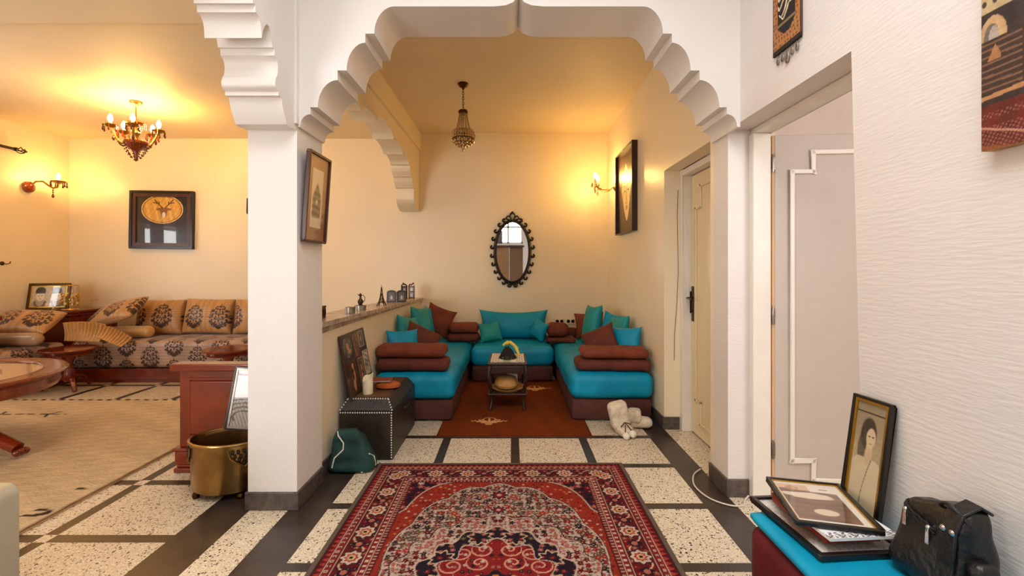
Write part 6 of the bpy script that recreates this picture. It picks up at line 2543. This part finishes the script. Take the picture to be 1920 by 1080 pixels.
t = thing('paper_sheets', 'white sheets with a lacy dark printed edge sticking out of the pile', 'papers', (0.992, 1.41, OZ + 0.0495), (R(0), 0, R(4)))
MB().box(-0.105, 0.105, -0.10, 0.10, 0, 0.008).build('sheets', M['paper'], t, False)
q_ = sheet('top_sheet', 0.21, 0.20, 420, lace_fn, P_GLOSS, t, put=lambda x, z: np.stack([x, z, np.full_like(x, 0.0085)], -1))


def photo_fn(x, z):
    w, h = 0.20, 0.275
    c = solid(x, (226, 216, 200))
    inn = (x > -0.092) & (x < 0.078) & (z > -0.115) & (z < 0.122)
    g = wob(x * 10, z * 10, 0 * x, 15, 5)
    p = solid(x, (112, 82, 64)) * (1 + 0.2 * g)[..., None]
    p = mixc(p, (214, 176, 146), sm(0.075, 0.085, z + 0.01 * g))
    p = mixc(p, (222, 202, 178), sm(1.1, 0.9, np.hypot((x + 0.02) / 0.075, (z - 0.045 + 0.01 * g) / 0.022)))
    p = mixc(p, (216, 194, 166), sm(1.1, 0.9, np.hypot((x - 0.0) / 0.034, (z + 0.062) / 0.020)))
    p = mixc(p, (84, 58, 46), sm(0.02, 0.0, np.abs(z + 0.02 - 0.3 * x)) * (x > 0.01) * 0.5)
    p = mixc(p, (178, 126, 96), (np.hypot((x + 0.05) / 0.02, (z - 0.095) / 0.018) < 1).astype(float) * 0.6)
    c = np.where(inn[..., None], p, c)
    c = pick(c, (x > 0.0) & (x < 0.092) & (z > 0.075) & (z < 0.128), (228, 216, 198))
    c = pick(c, (x > 0.032) & (x < 0.058) & (np.abs(z - 0.097) < 0.003), (74, 62, 54))
    return c


picture('flat_frame', 'uppermost black frame of the pile with a brown photograph and cream mount', 'picture frame', 0.228, 0.305, 0.012, 0.014, M['black_frame'], photo_fn, 420,
        lip=(0.004, 0, M['gold']), loc=(0.945, 1.337, OZ + 0.0605), rot=(R(-90), 0, R(-14)), group='black frames piled on the bench')


# ---- portrait standing against the wall
def portrait_fn(x, z):
    g = wob(x * 12, z * 12, 0 * x, 19, 5)
    c = solid(x, (172, 152, 118)) * (1 + 0.08 * g)[..., None]
    c = mixc(c, (130, 114, 88), sm(0.0, 0.15, z) * 0.5)
    c = mixc(c, (60, 46, 36), (np.abs(z - 0.158) < 0.002).astype(float) * 0.9)
    up = sm(0.16, 0.155, z)
    hair = sm(1.08, 0.85, np.hypot((x + 0.004) / 0.034, (z - 0.085) / 0.058))
    c = mixc(c, (66, 54, 44), hair * up)
    c = mixc(c, (70, 58, 46), sm(1.1, 0.7, np.hypot((x + 0.028) / 0.018, (z - 0.03) / 0.06)) * 0.7)
    dress = (z < 0.0) & (np.abs(x) < 0.03 + 0.10 * np.sqrt(np.clip(-z, 0, 1) / 0.2))
    c = mixc(c, (206, 188, 154), dress * 0.9)
    c = mixc(c, (196, 172, 136), ((np.abs(x - 0.006) < 0.013) & (z > -0.02) & (z < 0.05)).astype(float))
    fx, fz = (x - 0.008) / 0.020, (z - 0.072) / 0.036
    c = mixc(c, (206, 182, 146), sm(1.08, 0.9, np.hypot(fx, fz)))
    for e in (-0.008, 0.008):
        c = mixc(c, (70, 54, 42), sm(1.2, 0.6, np.hypot((x - 0.008 - e) / 0.005, (z - 0.078) / 0.003)))
    c = mixc(c, (120, 84, 66), sm(1.2, 0.6, np.hypot((x - 0.008) / 0.006, (z - 0.053) / 0.002)))
    c = mixc(c, (96, 80, 62), (np.abs(x - 0.018 - 0.03 * np.sin(z * 9)) < 0.002) * (z < 0.0) * 0.6)
    return c


picture('standing_portrait', 'narrow gold-edged framed portrait of a dark-haired sitter leaning on the right wall', 'portrait', 0.145, 0.392, 0.010, 0.018, M['black_frame'],
        lambda x, z: portrait_fn(x * 1.15, z * 1.08), 420, lip=(0.008, 0, M['gold']), loc=(1.140, 1.515, OZ + 0.001), rot=(R(-8), 0, R(-84)))

# ---- black leather handbag
hb_ = thing('leather_handbag', 'black leather handbag with silver zip pulls slumped on the bench', 'handbag', (1.106, 1.200, OZ + 0.001), (0, 0, R(-90)))


def slouch(X, P):
    X = X.copy()
    t_ = (X[:, 2] / 0.17).clip(0, 1.2)
    # the top rolls toward the wall, the left end sits lower
    X[:, 1] = X[:, 1] * (1 - 0.38 * t_) + 0.012 * t_
    X[:, 2] = X[:, 2] * (0.98 + 0.5 * X[:, 0]) + 0.012 * np.sin(X[:, 0] * 16) * t_
    X[:, 1] += 0.010 * wob(X[:, 0], X[:, 1], X[:, 2], 5, 13)
    X[:, 2] += 0.004 * wob(X[:, 0], X[:, 1], X[:, 2], 6, 20) * t_
    return X


body = rbox('body', (0.205, 0.165, 0.222), 0.055, M['black_leather'], hb_, (40, 22, 20), 6, 0, 5, shape=slouch)
pv = [v.co.copy() for v in body.data.vertices]


def near(x, y, top=True, up=0.002):
    best = min((c for c in pv if c.z > 0.05), key=lambda c: (c.x - x) ** 2 + (c.y - y) ** 2)
    return (best.x, best.y, best.z + up)


def front(x, z, out=0.003):
    best = min((c for c in pv if c.y < 0), key=lambda c: (c.x - x) ** 2 + (c.z - z) ** 2)
    return (best.x, best.y - out, best.z)


mb = MB()
for k in (0, 1):
    mb.tube([front(-0.09 + 0.0125 * i, 0.172 - 0.002 * i + 0.008 * k, 0.0035) for i in range(11)], 0.0032, 6)
mb.build('zip', M['black_cloth'], hb_)
for x, z in ((-0.055, 0.165), (0.02, 0.155)):
    p = front(x, z, 0.006)
    mb = MB()
    mb.ball(p, 0.007, 8, 6)
    mb.hexa([(p[0] - 0.006, p[1] - 0.006, p[2] - 0.042), (p[0] + 0.006, p[1] - 0.006, p[2] - 0.042), (p[0] + 0.006, p[1] - 0.003, p[2] - 0.042), (p[0] - 0.006, p[1] - 0.003, p[2] - 0.042)],
            [(p[0] - 0.004, p[1] - 0.005, p[2] - 0.002), (p[0] + 0.004, p[1] - 0.005, p[2] - 0.002), (p[0] + 0.004, p[1] - 0.002, p[2] - 0.002), (p[0] - 0.004, p[1] - 0.002, p[2] - 0.002)])
    mb.build('zip_pull', M['chrome'], hb_, True, 0.001)
mb = MB()
strap = [near(0.068, 0.045), near(0.07, 0.02, up=0.008), near(0.072, -0.025, up=0.010), front(0.074, 0.175, 0.008), front(0.077, 0.10, 0.008), front(0.078, 0.05, 0.008), front(0.08, 0.01, 0.006)]
for i in range(len(strap) - 1):
    a_, b_ = Vector(strap[i]), Vector(strap[i + 1])
    w_ = 0.021
    d_ = (b_ - a_).normalized()
    nrm = d_.cross(Vector((1, 0, 0))).normalized() * 0.0035
    e = d_ * 0.003
    vsx = [a_ - e + Vector((-w_, 0, 0)) - nrm, a_ - e + Vector((w_, 0, 0)) - nrm, a_ - e + Vector((w_, 0, 0)) + nrm, a_ - e + Vector((-w_, 0, 0)) + nrm]
    vsy = [b_ + e + Vector((-w_, 0, 0)) - nrm, b_ + e + Vector((w_, 0, 0)) - nrm, b_ + e + Vector((w_, 0, 0)) + nrm, b_ + e + Vector((-w_, 0, 0)) + nrm]
    mb.hexa(vsx, vsy)
st_ = mb.build('strap', M['black_leather'], hb_, True, 0.002)
mb = MB()
for dx in (-0.010, 0.014):
    p = strap[3]
    mb.ball((p[0] + dx, p[1] - 0.004, p[2] + 0.002), 0.0075, 10, 7, (1, 0.5, 1))
mb.build('stud', M['chrome'], st_)
mb = MB()
a_, b_ = Vector(near(0.02, -0.015, up=0.003)), Vector(near(0.095, -0.02, up=0.004))
pts = [a_.lerp(b_, k / 8) + Vector((0, -0.012 * math.sin(PI * k / 8), 0.022 * math.sin(PI * k / 8))) for k in range(9)]
mb.tube(pts, 0.0045, 8)
mb.build('handle_loop', M['black_leather'], hb_)
o = rbox('side_flap', (0.05, 0.06, 0.13), 0.02, M['black_leather'], hb_, (8, 8, 12), 9, 0.003, 20, c=(0.115, -0.005, 0.0))

# ---- small dark picture on the wall behind the camera, seen in the mirror
picture('mirrored_picture', 'small dark framed picture seen at the top left of the oval mirror', 'picture', 0.3, 0.42, 0.03, 0.02, M['black_frame'], small_photo, 60,
        loc=(-0.47, YH + 0.001, 2.10), rot=(0, 0, R(180)))
# ================================================================== LIGHT AND CAMERA
def area(name, loc, rot, sx, sy, power, rgb):
    l = bpy.data.lights.new(name, 'AREA')
    l.shape = 'RECTANGLE'
    l.size, l.size_y = sx, sy
    l.energy = power
    l.color = rgb
    o = bpy.data.objects.new(name, l)
    COL.objects.link(o)
    o.location = loc
    o.rotation_euler = rot
    return o


DAY = (1.0, 0.985, 0.975)
area('skylight_daylight', ((SK[0] + SK[1]) / 2, (SK[2] + SK[3]) / 2, ZH + 0.5), (0, 0, 0), 1.7, 2.5, 92, DAY)
area('added_transom_light', (-0.13, YH - 0.35, 2.62), (R(90), 0, 0), 0.95, 1.0, 16, DAY)  # added lamp behind the added transom, brightens the arch front
area('salon_window_daylight', (-3.3, -1.5, 1.45), (R(90), 0, 0), 1.9, 1.7, 110, DAY)
area('side_window_daylight', (XS - 0.35, 3.6, 1.45), (R(90), 0, R(-90)), 1.9, 0.95, 60, DAY)
area('side_room_fill', (2.6, 0.0, 2.0), (R(70), 0, 0), 1.2, 1.2, 30, DAY)  # fill lamp added inside the windowless side room to brighten its walls

w = bpy.data.worlds.new('daylight')
scene.world = w
w.use_nodes = True
w.node_tree.nodes['Background'].inputs['Color'].default_value = (0.9, 0.95, 1.0, 1)
w.node_tree.nodes['Background'].inputs['Strength'].default_value = 1.0

cam = bpy.data.cameras.new('camera')
co = bpy.data.objects.new('camera', cam)
COL.objects.link(co)
co.location = (0, 0, H)
co.rotation_euler = (R(90), 0, 0)
cam.sensor_width = 36
cam.lens = 36 * F / 1920
cam.shift_y = -37 / 1920
cam.clip_start = 0.05
scene.camera = co

scene.view_settings.view_transform = 'Standard'
scene.view_settings.look = 'None'
scene.view_settings.gamma = 1
scene.view_settings.use_curve_mapping = False
scene.view_settings.exposure = 0.25
scene.cycles.use_denoising = True
scene.cycles.use_adaptive_sampling = True
scene.cycles.adaptive_threshold = 0.02
scene.cycles.max_bounces = 9
scene.cycles.diffuse_bounces = 5
scene.cycles.transparent_max_bounces = 16
scene.cycles.sample_clamp_indirect = 8
scene.cycles.caustics_reflective = False
scene.cycles.caustics_refractive = False
